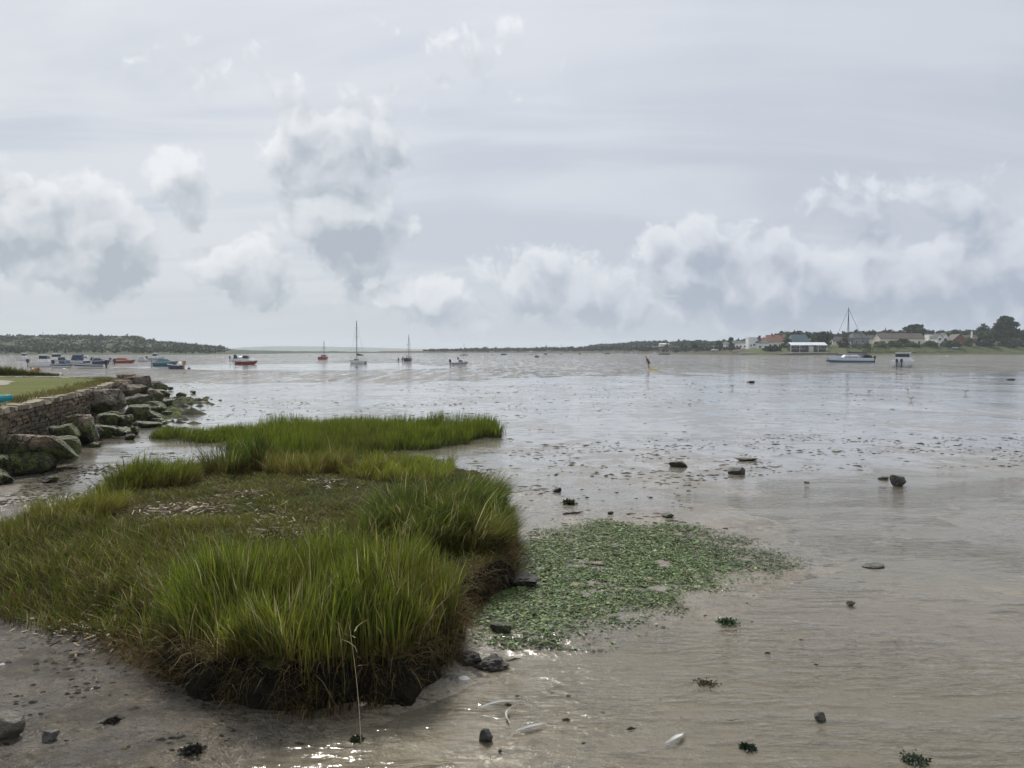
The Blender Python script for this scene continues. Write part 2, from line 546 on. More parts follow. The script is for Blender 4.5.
ix = np.arange(-8.2, .6, .04); iy = np.arange(4.9, 17.9, .045)
IX, IY = np.meshgrid(ix, iy)
IZ, IS = island_h(IX, IY)
W, H = len(ix), len(iy)
q = (np.arange(H - 1)[:, None] * W + np.arange(W - 1)[None, :])
keep = (np.maximum.reduce([IZ[:-1, :-1], IZ[1:, :-1], IZ[:-1, 1:], IZ[1:, 1:]]) > -.095).ravel()
q = q.ravel()[keep]
m, b = new_mat("marsh_soil")
p = pos(b)
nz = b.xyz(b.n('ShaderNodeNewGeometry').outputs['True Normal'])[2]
n1 = b.noise(p, 1.3, 4, .6); n2 = b.noise(p, 9, 5, .65); n3 = b.noise(p, 45, 4, .7)
c = b.mix(b.mr(n1, .42, .58), (.044, .060, .012), (.078, .070, .024))
c = b.mix(b.mr(n2, .50, .60, 0, .8), c, (.085, .066, .040))
c = b.mix(b.mr(n3, .52, .62, 0, .7), c, (.035, .033, .015))
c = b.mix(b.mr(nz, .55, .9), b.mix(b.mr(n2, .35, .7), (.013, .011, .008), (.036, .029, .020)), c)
pr = b.n('ShaderNodeBsdfPrincipled', Base_Color=c, Roughness=.9, Normal=b.bump(b.m('ADD', n2, b.m('MULTIPLY', n3, .6)), 1.0, .09))
pr.inputs['Specular IOR Level'].default_value = .08
b.out(pr.outputs[0])
bank = fast_mesh("marsh_bank", np.stack([IX, IY, IZ], -1).reshape(-1, 3), np.stack([q, q + 1, q + W + 1, q + W], 1), None, m, smooth=True)
tag(bank, "low eroded salt marsh bank with dark peat edge", "marsh bank", kind="structure")

leaf_grass = leafy("grass_blades", .55, .40, .15)


def blades(name, base, h, lean, w, c0, c1, mat=None, parent=None, segs=3, droop=None, power=1.8, seed=1):
    r = np.random.default_rng(seed)
    N = len(base)
    ph = r.uniform(0, math.pi, N)
    side = np.stack([np.cos(ph), np.sin(ph), np.zeros(N)], 1)
    droop = np.zeros(N) if droop is None else droop
    vs, cs = [], []
    for k in range(segs):
        tt = k / segs
        c_ = base.copy()
        c_[:, :2] += lean * tt ** power
        c_[:, 2] += h * (tt - droop * tt ** 2)
        ww = (w * (1 - .55 * tt))[:, None] * .5
        vs += [c_ - side * ww, c_ + side * ww]
        cc = c0 * (1 - tt) + c1 * tt
        cs += [cc, cc]
    tip = base.copy(); tip[:, :2] += lean; tip[:, 2] += h * (1 - droop)
    vs.append(tip); cs.append(c1)
    K = 2 * segs + 1
    V = np.stack(vs, 1).reshape(-1, 3); C = np.stack(cs, 1).reshape(-1, 3)
    o = (np.arange(N) * K)[:, None]
    quads = np.concatenate([o + np.array([[2 * k, 2 * k + 1, 2 * k + 3, 2 * k + 2]]) for k in range(segs - 1)]) if segs > 1 else None
    tris = o + np.array([[2 * segs - 2, 2 * segs - 1, 2 * segs]])
    return fast_mesh(name, V, quads, tris, mat or leaf_grass, parent, False, C)


def vary(col, N, a=.3, seed=0):
    r = np.random.default_rng(seed + 91)
    k = 1 + r.uniform(-a, a, (N, 1))
    hue = 1 + r.uniform(-.12, .12, (N, 3))
    return np.asarray(col)[None, :] * k * hue


def mixcol(cols, wts, N, a=.3, seed=0):
    r = np.random.default_rng(seed + 5)
    i = r.choice(len(cols), N, p=np.array(wts) / sum(wts))
    return np.array(cols)[i] * (1 + r.uniform(-a, a, (N, 1))) * (1 + r.uniform(-.1, .1, (N, 3)))


GREEN, LIME, DEEP, STRAW, BROWN, OLIVE = (.125, .185, .018), (.215, .265, .026), (.055, .105, .014), (.48, .42, .23), (.20, .135, .052), (.165, .160, .034)


def scatter(poly, dens, seed, dfun=None):
    r = np.random.default_rng(seed)
    xs, ys = [a for a, _ in poly], [c for _, c in poly]
    A = (max(xs) - min(xs)) * (max(ys) - min(ys))
    N = int(A * dens)
    x = r.uniform(min(xs), max(xs), N); y = r.uniform(min(ys), max(ys), N)
    k = sdf(x, y, poly) > 0
    x, y = x[k], y[k]
    if dfun is not None:
        k = r.uniform(0, 1, len(x)) < dfun(x, y)
        x, y = x[k], y[k]
    return x, y


def ground_at(x, y):
    z, s = island_h(x, y)
    return np.maximum(z, mud_h(x, y))


def tussock(label, poly, dens, hgt, seed, outward=.5, wind=(0, 0), tipcols=((GREEN, 3), (LIME, 2), (DEEP, 2), (STRAW, .4)),
            basecol=BROWN, w=.008, lower=0.0, name="grass_tussock", group=None, droop=.12, jitter=.19, sway=.26):
    x, y = scatter(poly, dens, seed, lambda x, y: .22 + .78 * sstep(.34, .56, fbm(x * 3.4, y * 3.4, 2, seed + 21)))
    r = np.random.default_rng(seed + 1)
    cx, cy = np.mean([a for a, _ in poly]), np.mean([c for _, c in poly])
    s = sdf(x, y, poly); smax = s.max()
    N = len(x)
    z = ground_at(x, y) - .02
    if lower:
        z = np.where(s < lower * 2, np.maximum(z - .06, .05), z)
    edge = 1 - np.clip(s / smax, 0, 1)
    dirx, diry = x - cx, y - cy
    ln = np.hypot(dirx, diry) + 1e-6
    clump = fbm(x * 2.2, y * 2.2, 3, seed + 3)
    h = hgt * (.55 + .9 * clump) * r.uniform(.55, 1.15, N) * (1 - .12 * edge ** 2)
    ca = fbm(x * 1.7, y * 1.7, 2, seed + 7) * 4 * math.pi
    lx = outward * edge ** 2 * dirx / ln * h + wind[0] * h + r.normal(0, jitter, N) * h + sway * np.cos(ca) * h
    ly = outward * edge ** 2 * diry / ln * h + wind[1] * h + r.normal(0, jitter, N) * h + sway * np.sin(ca) * h
    tc = mixcol([c for c, _ in tipcols], [k for _, k in tipcols], N, .25, seed)
    tc = tc * (.68 + .75 * fbm(x * 3, y * 3, 2, seed + 17))[:, None]
    patch = sstep(.35, .7, fbm(x * 1.3, y * 1.3, 2, seed + 13))[:, None]
    tc = tc * (1 - .35 * patch) + np.array(OLIVE) * .35 * patch
    bc = vary(basecol, N, .35, seed)
    dr = np.where(r.uniform(0, 1, N) < .2, r.uniform(.2, .75, N), np.clip(r.normal(droop, .1, N), 0, .6))
    root = empty(name, (float(cx), float(cy), float(ground_at(np.array([cx]), np.array([cy]))[0])))
    base = np.stack([x, y, z], 1) - np.array(root.location)
    # green blades above, a skirt of dead brown ones round the foot, a few straw stems
    blades("green_leaves", base, h, np.stack([lx, ly], 1), np.full(N, w) * np.exp(r.normal(-.1, .42, N)), bc * .65 + tc * .35, tc, parent=root, droop=dr, seed=seed)
    we = np.clip(edge, .05, 1) ** 3
    M = int(N * .30)
    k = r.choice(N, M, p=we / we.sum())
    bk = base[k] + np.stack([r.normal(0, .03, M), r.normal(0, .03, M), -r.uniform(0, lower * 1.6, M)], 1)
    out_ = np.stack([dirx[k] / ln[k], diry[k] / ln[k]], 1)
    blades("dead_leaves", bk, h[k] * r.uniform(.45, .95, M), out_ * (h[k] * r.uniform(.1, .55, M))[:, None] + r.normal(0, .05, (M, 2)),
           np.full(M, w * .8) * r.uniform(.6, 1.4, M), vary((.10, .068, .03), M, .4, seed + 2), mixcol([BROWN, STRAW, (.22, .16, .06), OLIVE], [4, .7, 3, 2], M, .35, seed + 3), parent=root, droop=r.uniform(.05, .75, M), seed=seed + 4)
    M = max(30, N // 20)
    k = r.choice(N, M)
    blades("dry_leaves", base[k], h[k] * r.uniform(.9, 1.25, M), np.stack([lx[k], ly[k]], 1) * 1.2 + r.normal(0, .16, (M, 2)) * hgt,
           np.full(M, w * .9), vary(STRAW, M, .3, seed + 5) * .7, vary(STRAW, M, .25, seed + 6), parent=root, droop=r.uniform(.05, .5, M), seed=seed + 7)
    tag(root, label, "grass tussock", group)
    return root


tussock("largest grass tussock, tall green blades over a dark peat face nearest the camera",
        [(-3.0, 6.12), (-2.3, 5.52), (-1.4, 5.18), (-.82, 5.40), (-.47, 6.0), (-.47, 6.7), (-.9, 7.0), (-1.9, 7.1), (-2.75, 6.75)], 7600, .58, 100, outward=.10, wind=(.03, -.03), lower=.20, w=.0095, droop=.10, jitter=.12, sway=.15)
tussock("dark green drooping tussock on the marsh bank's right edge beside the green algae",
        [(-1.75, 8.5), (-1.0, 8.2), (-.3, 8.1), (.0, 8.4), (-.02, 9.4), (-.1, 10.4), (-.8, 10.7), (-1.6, 10.2)], 5600, .62, 200, outward=.16, wind=(.10, -.22), lower=.2,
        tipcols=((GREEN, 2), (DEEP, 5), ((.05, .095, .03), 3), (LIME, .4), (STRAW, .25)), w=.011, droop=.26)
tussock("small dark rounded tussock standing left of centre in front of the bright grass bed",
        [(-5.3, 13.1), (-4.6, 13.0), (-4.3, 13.5), (-4.5, 14.1), (-5.2, 14.1)], 3200, .66, 300, outward=.2, w=.012, tipcols=((DEEP, 6), ((.035, .07, .012), 4), (GREEN, 1)), jitter=.12)
tussock("low wide olive tussock between the small dark one and the mud notch",
        [(-4.3, 13.2), (-3.6, 12.8), (-2.9, 13.3), (-2.8, 14.2), (-3.6, 14.4), (-4.2, 14.0)], 2200, .46, 310, outward=.25, w=.012, tipcols=((OLIVE, 4), (GREEN, 3), (STRAW, .4)))
tussock("ragged green tussock beside the muddy creek at the marsh bank's back left",
        [(-6.6, 12.0), (-5.8, 11.7), (-5.1, 12.1), (-5.2, 12.9), (-6.0, 13.2), (-6.6, 12.8)], 2300, .46, 320, outward=.3, w=.011, tipcols=((GREEN, 4), (LIME, 2), (DEEP, 2)))
tussock("yellow green tussock at the creek's edge, front of the two beside the creek",
        [(-6.5, 9.6), (-5.8, 9.4), (-5.2, 9.8), (-5.2, 10.6), (-5.9, 10.9), (-6.5, 10.6)], 2000, .40, 330, outward=.35, w=.010, tipcols=((OLIVE, 4), (GREEN, 3), (LIME, 2)))
tussock("bright fresh green tussock behind the dark drooping one",
        [(-2.9, 13.0), (-1.9, 12.4), (-1.0, 12.6), (-1.1, 14.0), (-1.7, 14.8), (-2.6, 14.4)], 1300, .34, 340, outward=.25, w=.012, tipcols=((LIME, 4), (GREEN, 3)))

# short turf over the whole bank top
x, y = scatter(ISLAND, 1300, 41, lambda x, y: sstep(.05, .3, sdf(x, y, ISLAND)) * (.25 + .75 * sstep(.35, .6, fbm(x * 1.1, y * 1.1, 3, 60))))
N = len(x); r = np.random.default_rng(5)
h = r.uniform(.04, .11, N) * (.5 + 1.1 * fbm(x * .8, y * .8, 2, 71)) * np.where((x < -3.2) & (y < 9.8), 1.7, 1.0)
c1 = mixcol([GREEN, OLIVE, LIME, STRAW, (.19, .13, .055)], [4, 4, 2, 1.6, 2.6], N, .3, 8)
o = blades("marsh_turf", np.stack([x, y, ground_at(x, y) - .01], 1), h, r.normal(0, .08, (N, 2)), r.uniform(.008, .015, N), vary((.08, .07, .022), N, .3, 3), c1, segs=2, seed=9)
tag(o, "short mixed green and brown turf on top of the marsh bank", "turf", kind="stuff")

# taller loose meadow on the left shoulder and thin stems at its muddy foot
LEFT = [(-6.0, 7.4), (-4.5, 6.75), (-3.3, 6.45), (-2.7, 6.5), (-2.5, 7.4), (-2.9, 8.6), (-4.0, 9.3), (-5.6, 9.6), (-6.8, 9.4)]
x, y = scatter(LEFT, 1500, 42, lambda x, y: .3 + .7 * sstep(.35, .6, fbm(x * 1.5, y * 1.5, 3, 61)))
N = len(x); r = np.random.default_rng(6)
h = r.uniform(.10, .30, N) * (.5 + fbm(x * 1.4, y * 1.4, 2, 77))
c1 = mixcol([GREEN, OLIVE, STRAW, (.20, .145, .06), LIME], [5, 4, 1.8, 2, 3], N, .35, 18)
o = blades("rough_grass", np.stack([x, y, ground_at(x, y) - .01], 1), h, r.normal(0, .10, (N, 2)) + np.array([-.04, -.03]), r.uniform(.005, .010, N), vary((.075, .06, .028), N, .3, 4), c1, seed=19, droop=np.full(N, .1))
tag(o, "rough knee high grass on the left shoulder of the marsh bank", "grass", kind="stuff")

# grass bed behind the mud notch
BED = [(-10.9, 21.6), (-9.2, 20.4), (-7.0, 19.0), (-5.9, 16.9), (-4.6, 16.4), (-3.4, 17.0), (-2.4, 18.6), (-1.0, 20.4), (.0, 22.4), (-.3, 23.6), (-1.8, 24.6), (-4.2, 25.2), (-7.2, 24.2), (-9.6, 23.0)]
x, y = scatter(BED, 750, 43, lambda x, y: sstep(-.05, .45, sdf(x, y, BED) + (fbm(x * 1.4, y * 1.4, 4, 63) - .5) * 2.2) * (.35 + .65 * sstep(.36, .52, fbm(x * 1.1, y * .7, 3, 64))))
N = len(x); r = np.random.default_rng(12)
h = .52 * r.uniform(.5, 1.15, N) * (.45 + 1.05 * fbm(x * .9, y * .9, 3, 78)) * (.6 + .4 * sstep(0, .8, sdf(x, y, BED))) * np.where(x < -7.2, .62, 1)
tc = mixcol([GREEN, LIME, OLIVE, DEEP], [4, 5, 1.5, 1], N, .25, 28)
warm = sstep(.45, .7, fbm(x * .5, y * .5, 3, 79))[:, None] * sstep(-7, -3, x)[:, None]
tc = tc * (1 - .5 * warm) + np.array((.13, .11, .04)) * .5 * warm
o = blades("cordgrass_bed", np.stack([x, y, ground_at(x, y) - .01], 1), h, r.normal(0, .07, (N, 2)) + np.array([.04, 0]), r.uniform(.012, .020, N), vary((.045, .055, .018), N, .3, 5), tc, seed=29)
tag(o, "bright green bed of cord grass growing on the mud behind the bank", "grass", kind="stuff")

# dead stems hanging down the eroded peat face
edge_pts = []
for (ax, ay), (bx, by) in zip(ISLAND[2:14], ISLAND[3:15]):
    L = math.hypot(bx - ax, by - ay)
    for k in range(int(L * 430)):
        f = random.random(); edge_pts.append((ax + (bx - ax) * f, ay + (by - ay) * f, (by - ay) / L, -(bx - ax) / L))
E = np.array(edge_pts); N = len(E); r = np.random.default_rng(14)
off = r.uniform(-.16, .02, N)
ex, ey = E[:, 0] + E[:, 2] * off, E[:, 1] + E[:, 3] * off
ez = ground_at(ex, ey) * r.uniform(.45, 1, N)
h = r.uniform(.10, .42, N)
ln = np.stack([E[:, 2], E[:, 3]], 1) * r.uniform(.04, .22, (N, 1)) + r.normal(0, .05, (N, 2))
o = blades("hanging_stems", np.stack([ex, ey, ez], 1), h, ln, r.uniform(.004, .008, N), vary((.06, .042, .02), N, .4, 7), mixcol([BROWN, (.16, .11, .05), STRAW, OLIVE], [4, 4, 1, 2], N, .3, 31), seed=33, droop=r.uniform(.2, 1.3, N))
tag(o, "dead brown grass stems hanging over the eroded peat edge", "dead grass", kind="stuff")
# ------------------------------------------------------------------ far land
SH_U = np.array([-700, -200, 0, 200, 300, 420, 500, 600, 660, 690, 760, 830, 870, 1024, 1300, 1900])
SH_V = np.array([355.4, 355.2, 355.0, 354.6, 353.3, 352.9, 352.7, 353.2, 353.8, 354.5, 355.1, 355.2, 355.0, 354.6, 354.5, 354.5])
LAND_U = np.concatenate([np.linspace(-700, 1900, 521)])


def shore_d(u): return 1925.0 / (np.interp(u, SH_U, SH_V) - HZ)


def z_of(v, y): return CAMZ + (HZ - v) * y / FPX


def land_strip(name, label, cat, u0, u1, rows, mat, noise_amp, seed, du=4, kind="structure"):
    """terrain laid out from sections: each row = (extra distance behind the shore, function u -> height)"""
    us = np.arange(u0, u1 + .1, du)
    vs = []
    for k, (dd, fz) in enumerate(rows):
        y = shore_d(us) + dd
        x = (us - CX) / FPX * y
        z = fz(us, y) + (0 if k == 0 else 1) * (fbm(x * .06, y * .06, 4, seed) - .5) * noise_amp * min(1, k / 2)
        vs.append(np.stack([x, y, z], 1))
    V = np.concatenate(vs); W = len(us)
    q = (np.arange(len(rows) - 1)[:, None] * W + np.arange(W - 1)[None, :]).ravel()
    o = fast_mesh(name, V, np.stack([q, q + 1, q + W + 1, q + W], 1), None, mat, smooth=True)
    return tag(o, label, cat, kind=kind)


def earth(name, c0, c1, c2, scale):
    m, b = new_mat(name)
    p = pos(b)
    n1 = b.noise(p, scale, 4, .6); n2 = b.noise(p, scale * 6, 4, .6)
    c = b.mix(b.mr(n1, .35, .65), c0, c1)
    c = b.mix(b.mr(n2, .5, .75), c, c2)
    pr = b.n('ShaderNodeBsdfPrincipled', Base_Color=c, Roughness=.9, Normal=b.bump(n2, 1.0, .6 / scale * .05))
    pr.inputs['Specular IOR Level'].default_value = .2
    b.out(pr.outputs[0]); return m


def foliage_cloud(N, seed, size, pts):
    """N small leaf faces at pts (N,3): returns verts, tris"""
    r = np.random.default_rng(seed)
    a = r.normal(size=(N, 3)); a /= np.linalg.norm(a, axis=1, keepdims=True)
    c = r.normal(size=(N, 3)); c -= a * (a * c).sum(1, keepdims=True); c /= np.linalg.norm(c, axis=1, keepdims=True)
    s = (size * r.uniform(.6, 1.4, N))[:, None]
    V = np.stack([pts + a * s, pts - a * s * .6 + c * s * .8, pts - a * s * .6 - c * s * .8, pts - a * s * 1.0 + c * s * .1], 1)
    i = (np.arange(N) * 4)[:, None]
    return V.reshape(-1, 3), np.concatenate([i + np.array([[0, 1, 3]]), i + np.array([[0, 3, 2]])])


leaf_far = leafy("tree_leaves", .7, .2, .15, .3, .35)
bark = simple("bark", (.075, .060, .045), .9, .3, 3)

heath = earth("heath", (.038, .052, .024), (.046, .060, .028), (.054, .062, .034), .035)
HL_U = [-700, -200, 0, 40, 60, 130, 140, 147, 158, 172, 185, 200, 215, 228, 240, 262, 300, 430]
HL_V = [333, 337.5, 337, 336, 336, 336.6, 337.2, 340, 342, 343, 344, 345.6, 347, 348.6, 349.8, 350.6, 351.2, 351.6]
rows = [(-2, lambda u, y: np.full(len(u), -.15)), (3, lambda u, y: np.full(len(u), .35)),
        (30, lambda u, y: z_of(353.0, y) * .5 + .3)]
for f, dd in ((.28, 90), (.55, 150), (.8, 220), (.95, 300), (1.0, 380)):
    rows.append((dd, lambda u, y, f=f: z_of(352.6 + (np.interp(u, HL_U, HL_V) - 352.6) * f, y)))
rows.append((520, lambda u, y: z_of(352.6, y)))
land_strip("headland", "long flat topped heath headland across the channel on the left", "headland", -700, 430, rows, heath, 2.2, 51)


def strip_scrub(name, label, cat, u0, u1, rows_dd, fz, N, size, seed, cols, hmul=1.0):
    r = np.random.default_rng(seed)
    k = max(1, N // 14)
    u = r.uniform(u0, u1, k); dd = r.uniform(rows_dd[0], rows_dd[1], k)
    y = shore_d(u) + dd; x = (u - CX) / FPX * y
    z = fz(u, y, dd)
    sz = size * r.uniform(.6, 1.6, k)
    off = r.normal(size=(k, 14, 3)) * (sz[:, None, None] * np.array([1.5, 1.5, .7 * hmul]))
    off[:, :, 2] = np.abs(off[:, :, 2])
    pts = (np.stack([x, y, z], 1)[:, None, :] + off).reshape(-1, 3)
    V, T = foliage_cloud(len(pts), seed + 1, np.repeat(sz, 14) * .9, pts)
    cc = np.repeat(np.repeat(mixcol([c for c, _ in cols], [w for _, w in cols], k, .3, seed), 14, 0), 4, 0)
    o = fast_mesh(name, V, None, T, leaf_far, None, False, cc)
    return tag(o, label, cat, kind="stuff")


def head_z(u, y, dd):
    f = np.interp(dd, [3, 30, 90, 150, 220, 300, 380], [.0, .12, .28, .55, .8, .95, 1.0])
    return z_of(352.6 + (np.interp(u, HL_U, HL_V) - 352.6) * f, y) - .2


strip_scrub("headland_scrub", "dark scrub and low trees covering the headland's slope", "scrub", -250, 225, (10, 380), head_z, 26000, .85, 70,
            [((.044, .060, .027), 4), ((.052, .068, .030), 3), ((.060, .064, .036), 1.2), ((.038, .054, .024), 2)])
# mast on the headland
o = MB().box(-5, 5, -4, 4, 0, 1.6, .5).build("lookout_mound", heath)
tw = empty("coastguard_mast", P(43, 336.4, 850)); o.parent = tw
MB().tube((0, 0, 1.2), (0, 0, 5.2), .35, .16).build("mast", simple("mast_grey", (.12, .12, .12)), tw)
tag(tw, "thin mast on a mound on top of the headland", "mast")

# blue hills far beyond
far_hill = earth("far_hill", (.10, .13, .10), (.13, .15, .11), (.15, .15, .12), .004)
us = np.linspace(150, 560, 120)
HV = np.interp(us, [150, 215, 240, 262, 285, 330, 360, 400, 450, 560], [350, 348.6, 347.6, 346.8, 346.0, 346.6, 347.4, 348.6, 349.6, 350.3]) + (fbm(us * .06, us * 0, 3, 4) - .5) * .8
vs = []
for dy, f in ((3300, 0), (3500, .6), (3700, 1), (4200, 0)):
    vs.append(np.stack([(us - CX) / FPX * dy, np.full(len(us), dy), z_of(351.1 + (HV - 351.1) * f, dy) + (0 if f else -1)], 1))
V = np.concatenate(vs); W = len(us); q = (np.arange(3)[:, None] * W + np.arange(W - 1)[None, :]).ravel()
tag(fast_mesh("blue_hills", V, np.stack([q, q + 1, q + W + 1, q + W], 1), None, far_hill, smooth=True), "pale blue hills far beyond the headland", "hills", kind="structure")

# low shore in the middle and on the right
meadow = earth("shore_meadow", (.055, .075, .020), (.080, .092, .030), (.105, .092, .045), .08)
TOP_U = [380, 430, 560, 650, 700, 740, 820, 870, 900, 1024, 1300, 1900]
TOP_V = [351.4, 351.2, 350.6, 350.2, 350.0, 349.6, 348.4, 348.2, 347.4, 346.6, 346, 346]
rows = [(-2, lambda u, y: np.full(len(u), -.15)), (2, lambda u, y: np.where(u > 868, .45, .40) + 0 * u),
        (14, lambda u, y: np.where(u > 868, z_of(351.5, y), z_of(352.6, y))), (26, lambda u, y: z_of(np.interp(u, TOP_U, TOP_V), y)),
        (70, lambda u, y: z_of(np.interp(u, TOP_U, TOP_V) - np.interp(u, [700, 800, 1000], [0, 3.5, 4.0]), y)),
        (140, lambda u, y: z_of(np.interp(u, TOP_U, TOP_V) - np.interp(u, [700, 800, 1000], [.3, 8.0, 7.0]), y)),
        (320, lambda u, y: z_of(np.interp(u, TOP_U, TOP_V) - np.interp(u, [560, 620, 700, 800, 1000], [.3, 4.5, 4, 8, 7]), y)), (600, lambda u, y: z_of(351.2, y))]
land_strip("far_shore", "low meadow shore with houses and trees on the far right side", "shore", 744, 1900, rows, meadow, .9, 52)
land_strip("low_shore", "thin dark shore below the far middle woodland", "shore", 380, 744, rows, earth("saltings", (.050, .052, .026), (.070, .062, .036), (.12, .10, .07), .06), .5, 53)


def reed(u0, u1, N, dd, hmax, seed, name, label):
    r = np.random.default_rng(seed)
    u = r.uniform(u0, u1, N); d_ = r.uniform(dd[0], dd[1], N)
    y = shore_d(u) + d_; x = (u - CX) / FPX * y
    z = np.interp(d_, [0, 2, 14, 26, 70], [0, .42, .55, 1.9, 3.2]) if u0 > 860 else np.interp(d_, [0, 2, 14], [0, .4, .9])
    z = np.where(d_ > 14, np.interp(d_, [14, 26], [0, 1]) * (z_of(np.interp(u, TOP_U, TOP_V), y) - z_of(351.5, y)) + z_of(351.5, y), np.interp(d_, [2, 14], [.45, 1]) * np.minimum(z_of(351.5, y), 9))
    c1 = mixcol([(.070, .092, .022), (.095, .105, .030), (.12, .105, .045), (.045, .065, .018)], [4, 3, 1.5, 2], N, .3, seed)
    band = sstep(.4, .65, fbm(x * .08, y * .25, 3, seed))[:, None]
    c1 = c1 * (1 - .4 * band) + np.array((.05, .06, .018)) * .4 * band
    o = blades(name, np.stack([x, y, z - .15], 1), r.uniform(.35, 1, N) * hmax, r.normal(0, .2, (N, 2)), r.uniform(.15, .4, N), c1 * .6, c1, leaf_far, segs=2, seed=seed)
    return tag(o, label, "reeds", kind="stuff")


reed(862, 1300, 9000, (3, 34), .95, 301, "reed_marsh", "green strip of reeds along the shore below the right hand houses")


def tree(name, label, at, hgt, wid, col, seed, kind="round", N=520, trunk=.25, group=None, cat="tree", leaf=None):
    r = np.random.default_rng(seed)
    root = empty(name, at)
    mb = MB()
    tz = hgt * trunk
    lean = r.normal(0, .03, 2) * hgt
    top = Vector((lean[0], lean[1], hgt * .86))
    mb.path([(0, 0, -.6), (lean[0] * .3, lean[1] * .3, tz), tuple(top)], [hgt * .030 + .05, hgt * .022 + .03, .03])
    L = []
    nl = {"round": 16, "pine": 14, "cedar": 34, "bush": 14}[kind]
    for k in range(nl):
        a = r.uniform(0, 2 * math.pi)
        if kind == "cedar":
            f = (k + .5) / nl
            zz = tz + (hgt - tz) * f
            rad = wid * .5 * (1 - f ** 2.2) ** .8 * r.uniform(.55, 1.0)
            if f < .2: rad *= .75
            c = Vector((rad * math.cos(a), rad * math.sin(a), zz)); sz = (wid * .17, hgt * .045)
        elif kind == "pine":
            f = r.uniform(0, 1)
            zz = tz + (hgt - tz) * (.1 + .85 * f)
            rad = wid * .5 * (1 - f) ** .7 * r.uniform(.4, 1)
            c = Vector((rad * math.cos(a), rad * math.sin(a), zz)); sz = (wid * .16, hgt * .07)
        else:
            t_ = r.uniform(-1, 1); q = math.sqrt(1 - t_ * t_) * r.uniform(.5, .85)
            c = Vector((wid * .38 * q * math.cos(a), wid * .38 * q * math.sin(a), tz + (hgt - tz) * (.5 + .38 * t_))); sz = (wid * .16, (hgt - tz) * .15)
        L.append((c, sz))
        if kind != "bush":
            mid = Vector((lean[0] * .5, lean[1] * .5, max(tz * .8, c.z - .22 * hgt)))
            mb.tube(mid, c, hgt * .010 + .02, .02, 5)
    mb.build("trunk" if kind != "bush" else "stem", bark, root)
    pts, cc = [], []
    per = N // nl
    for c, (sx, sz) in L:
        g = r.normal(size=(per, 3)); g /= np.linalg.norm(g, axis=1, keepdims=True)
        g *= r.uniform(.45, 1.15, (per, 1))
        pts.append(np.array(c) + g * np.array([sx, sx, sz]) * 1.25)
        cc.append(np.tile(np.array(col) * r.uniform(.65, 1.4), (per, 1)) * (1 + r.uniform(-.2, .2, (per, 1))))
    pts = np.concatenate(pts); cc = np.concatenate(cc)
    V, T = foliage_cloud(len(pts), seed + 3, np.full(len(pts), leaf or max(.22, wid * .055)), pts)
    fast_mesh("crown", V, None, T, leaf_far, root, False, np.repeat(cc, 4, 0))
    return tag(root, label, cat, group)


def shore_at(u, dd):
    y = float(shore_d(u)) + dd
    return y


DKG, MDG, LTG, OLG, BLG = (.032, .050, .022), (.056, .080, .028), (.090, .118, .036), (.112, .120, .042), (.038, .056, .032)


def tree_px(name, label, u, vtop, vbase, wpx, dd, col, kind="round", N=520, trunk=.2, group=None, cat="tree", seed=None):
    y = shore_at(u, dd)
    x, _, zb = P(u, vbase, y); zt = z_of(vtop, y)
    return tree(name, label, (x, y, zb), zt - zb, wpx * y / FPX, col, seed or int(u * 7 + vtop), kind, N, trunk, group, cat)


# individual trees that stand out
tree_px("cedar_tree", "tall spreading dark cedar with tiered branches, tallest tree on the right shore", 1005, 317.5, 341, 23, 62, DKG, "cedar", 2600, .08)
tree_px("broadleaf_tree", "dark domed tree just left of the tall cedar", 985, 323.5, 340, 16, 66, DKG, "round", 900, .1)
tree_px("broadleaf_tree", "lighter olive green tree in front of the dark domed one beside the cedar", 987, 330, 341, 17, 44, MDG, "round", 800, .05)
tree_px("pine_tree", "wide umbrella pine rising behind the long grey roof", 915, 325.4, 342, 26, 90, DKG, "round", 1100, .35)
tree_px("pine_tree", "small dark pine at the end of the wide umbrella pine", 929, 328.5, 342, 9, 88, DKG, "round", 420, .3)
tree_px("broadleaf_tree", "low dark tree behind the left end of the long grey roof", 891, 330, 344, 13, 92, DKG, "round", 500, .1)
tree_px("broadleaf_tree", "dark tree behind the grey gabled house", 872, 331, 346, 17, 95, DKG, "round", 700, .1)
tree_px("broadleaf_tree", "big dark green tree at the right end of the boathouse", 824, 332, 350, 19, 40, DKG, "round", 1100, .08)
tree_px("broadleaf_tree", "mid green tree behind the boathouse roof beside the big dark one", 815, 333, 349, 12, 48, MDG, "round", 600, .1)
tree_px("broadleaf_tree", "dark bushy tree between the boathouse and the grey gabled house", 843, 338, 351, 14, 34, DKG, "round", 700, .05)
tree_px("broadleaf_tree", "dark tree peeping over the small cream gable", 845, 334, 346, 9, 60, DKG, "round", 400, .1)
tree_px("pine_tree", "ragged dark pine standing in front of the white houses", 731, 337, 351, 9, 14, BLG, "pine", 650, .2)
tree_px("broadleaf_tree", "small dark tree left of the ragged pine by the white houses", 719, 341, 351.5, 9, 26, BLG, "round", 420, .1)
tree_px("broadleaf_tree", "lone dark round tree on the far point", 694, 341.5, 351.5, 9.5, 20, BLG, "round", 420, .22)
tree_px("broadleaf_tree", "tree cluster crown behind the red roofed house", 795, 333.5, 345, 20, 120, DKG, "round", 800, .1)
tree_px("broadleaf_tree", "flat dark trees crown above the blue grey house", 778, 334, 346, 16, 125, DKG, "round", 600, .1)
tree_px("broadleaf_tree", "dark tree behind the brick gable", 955, 330, 342, 12, 90, DKG, "round", 500, .1)
tree_px("broadleaf_tree", "dark green tree right of the slim white chimney", 969, 329.5, 342, 15, 95, MDG, "round", 600, .1)
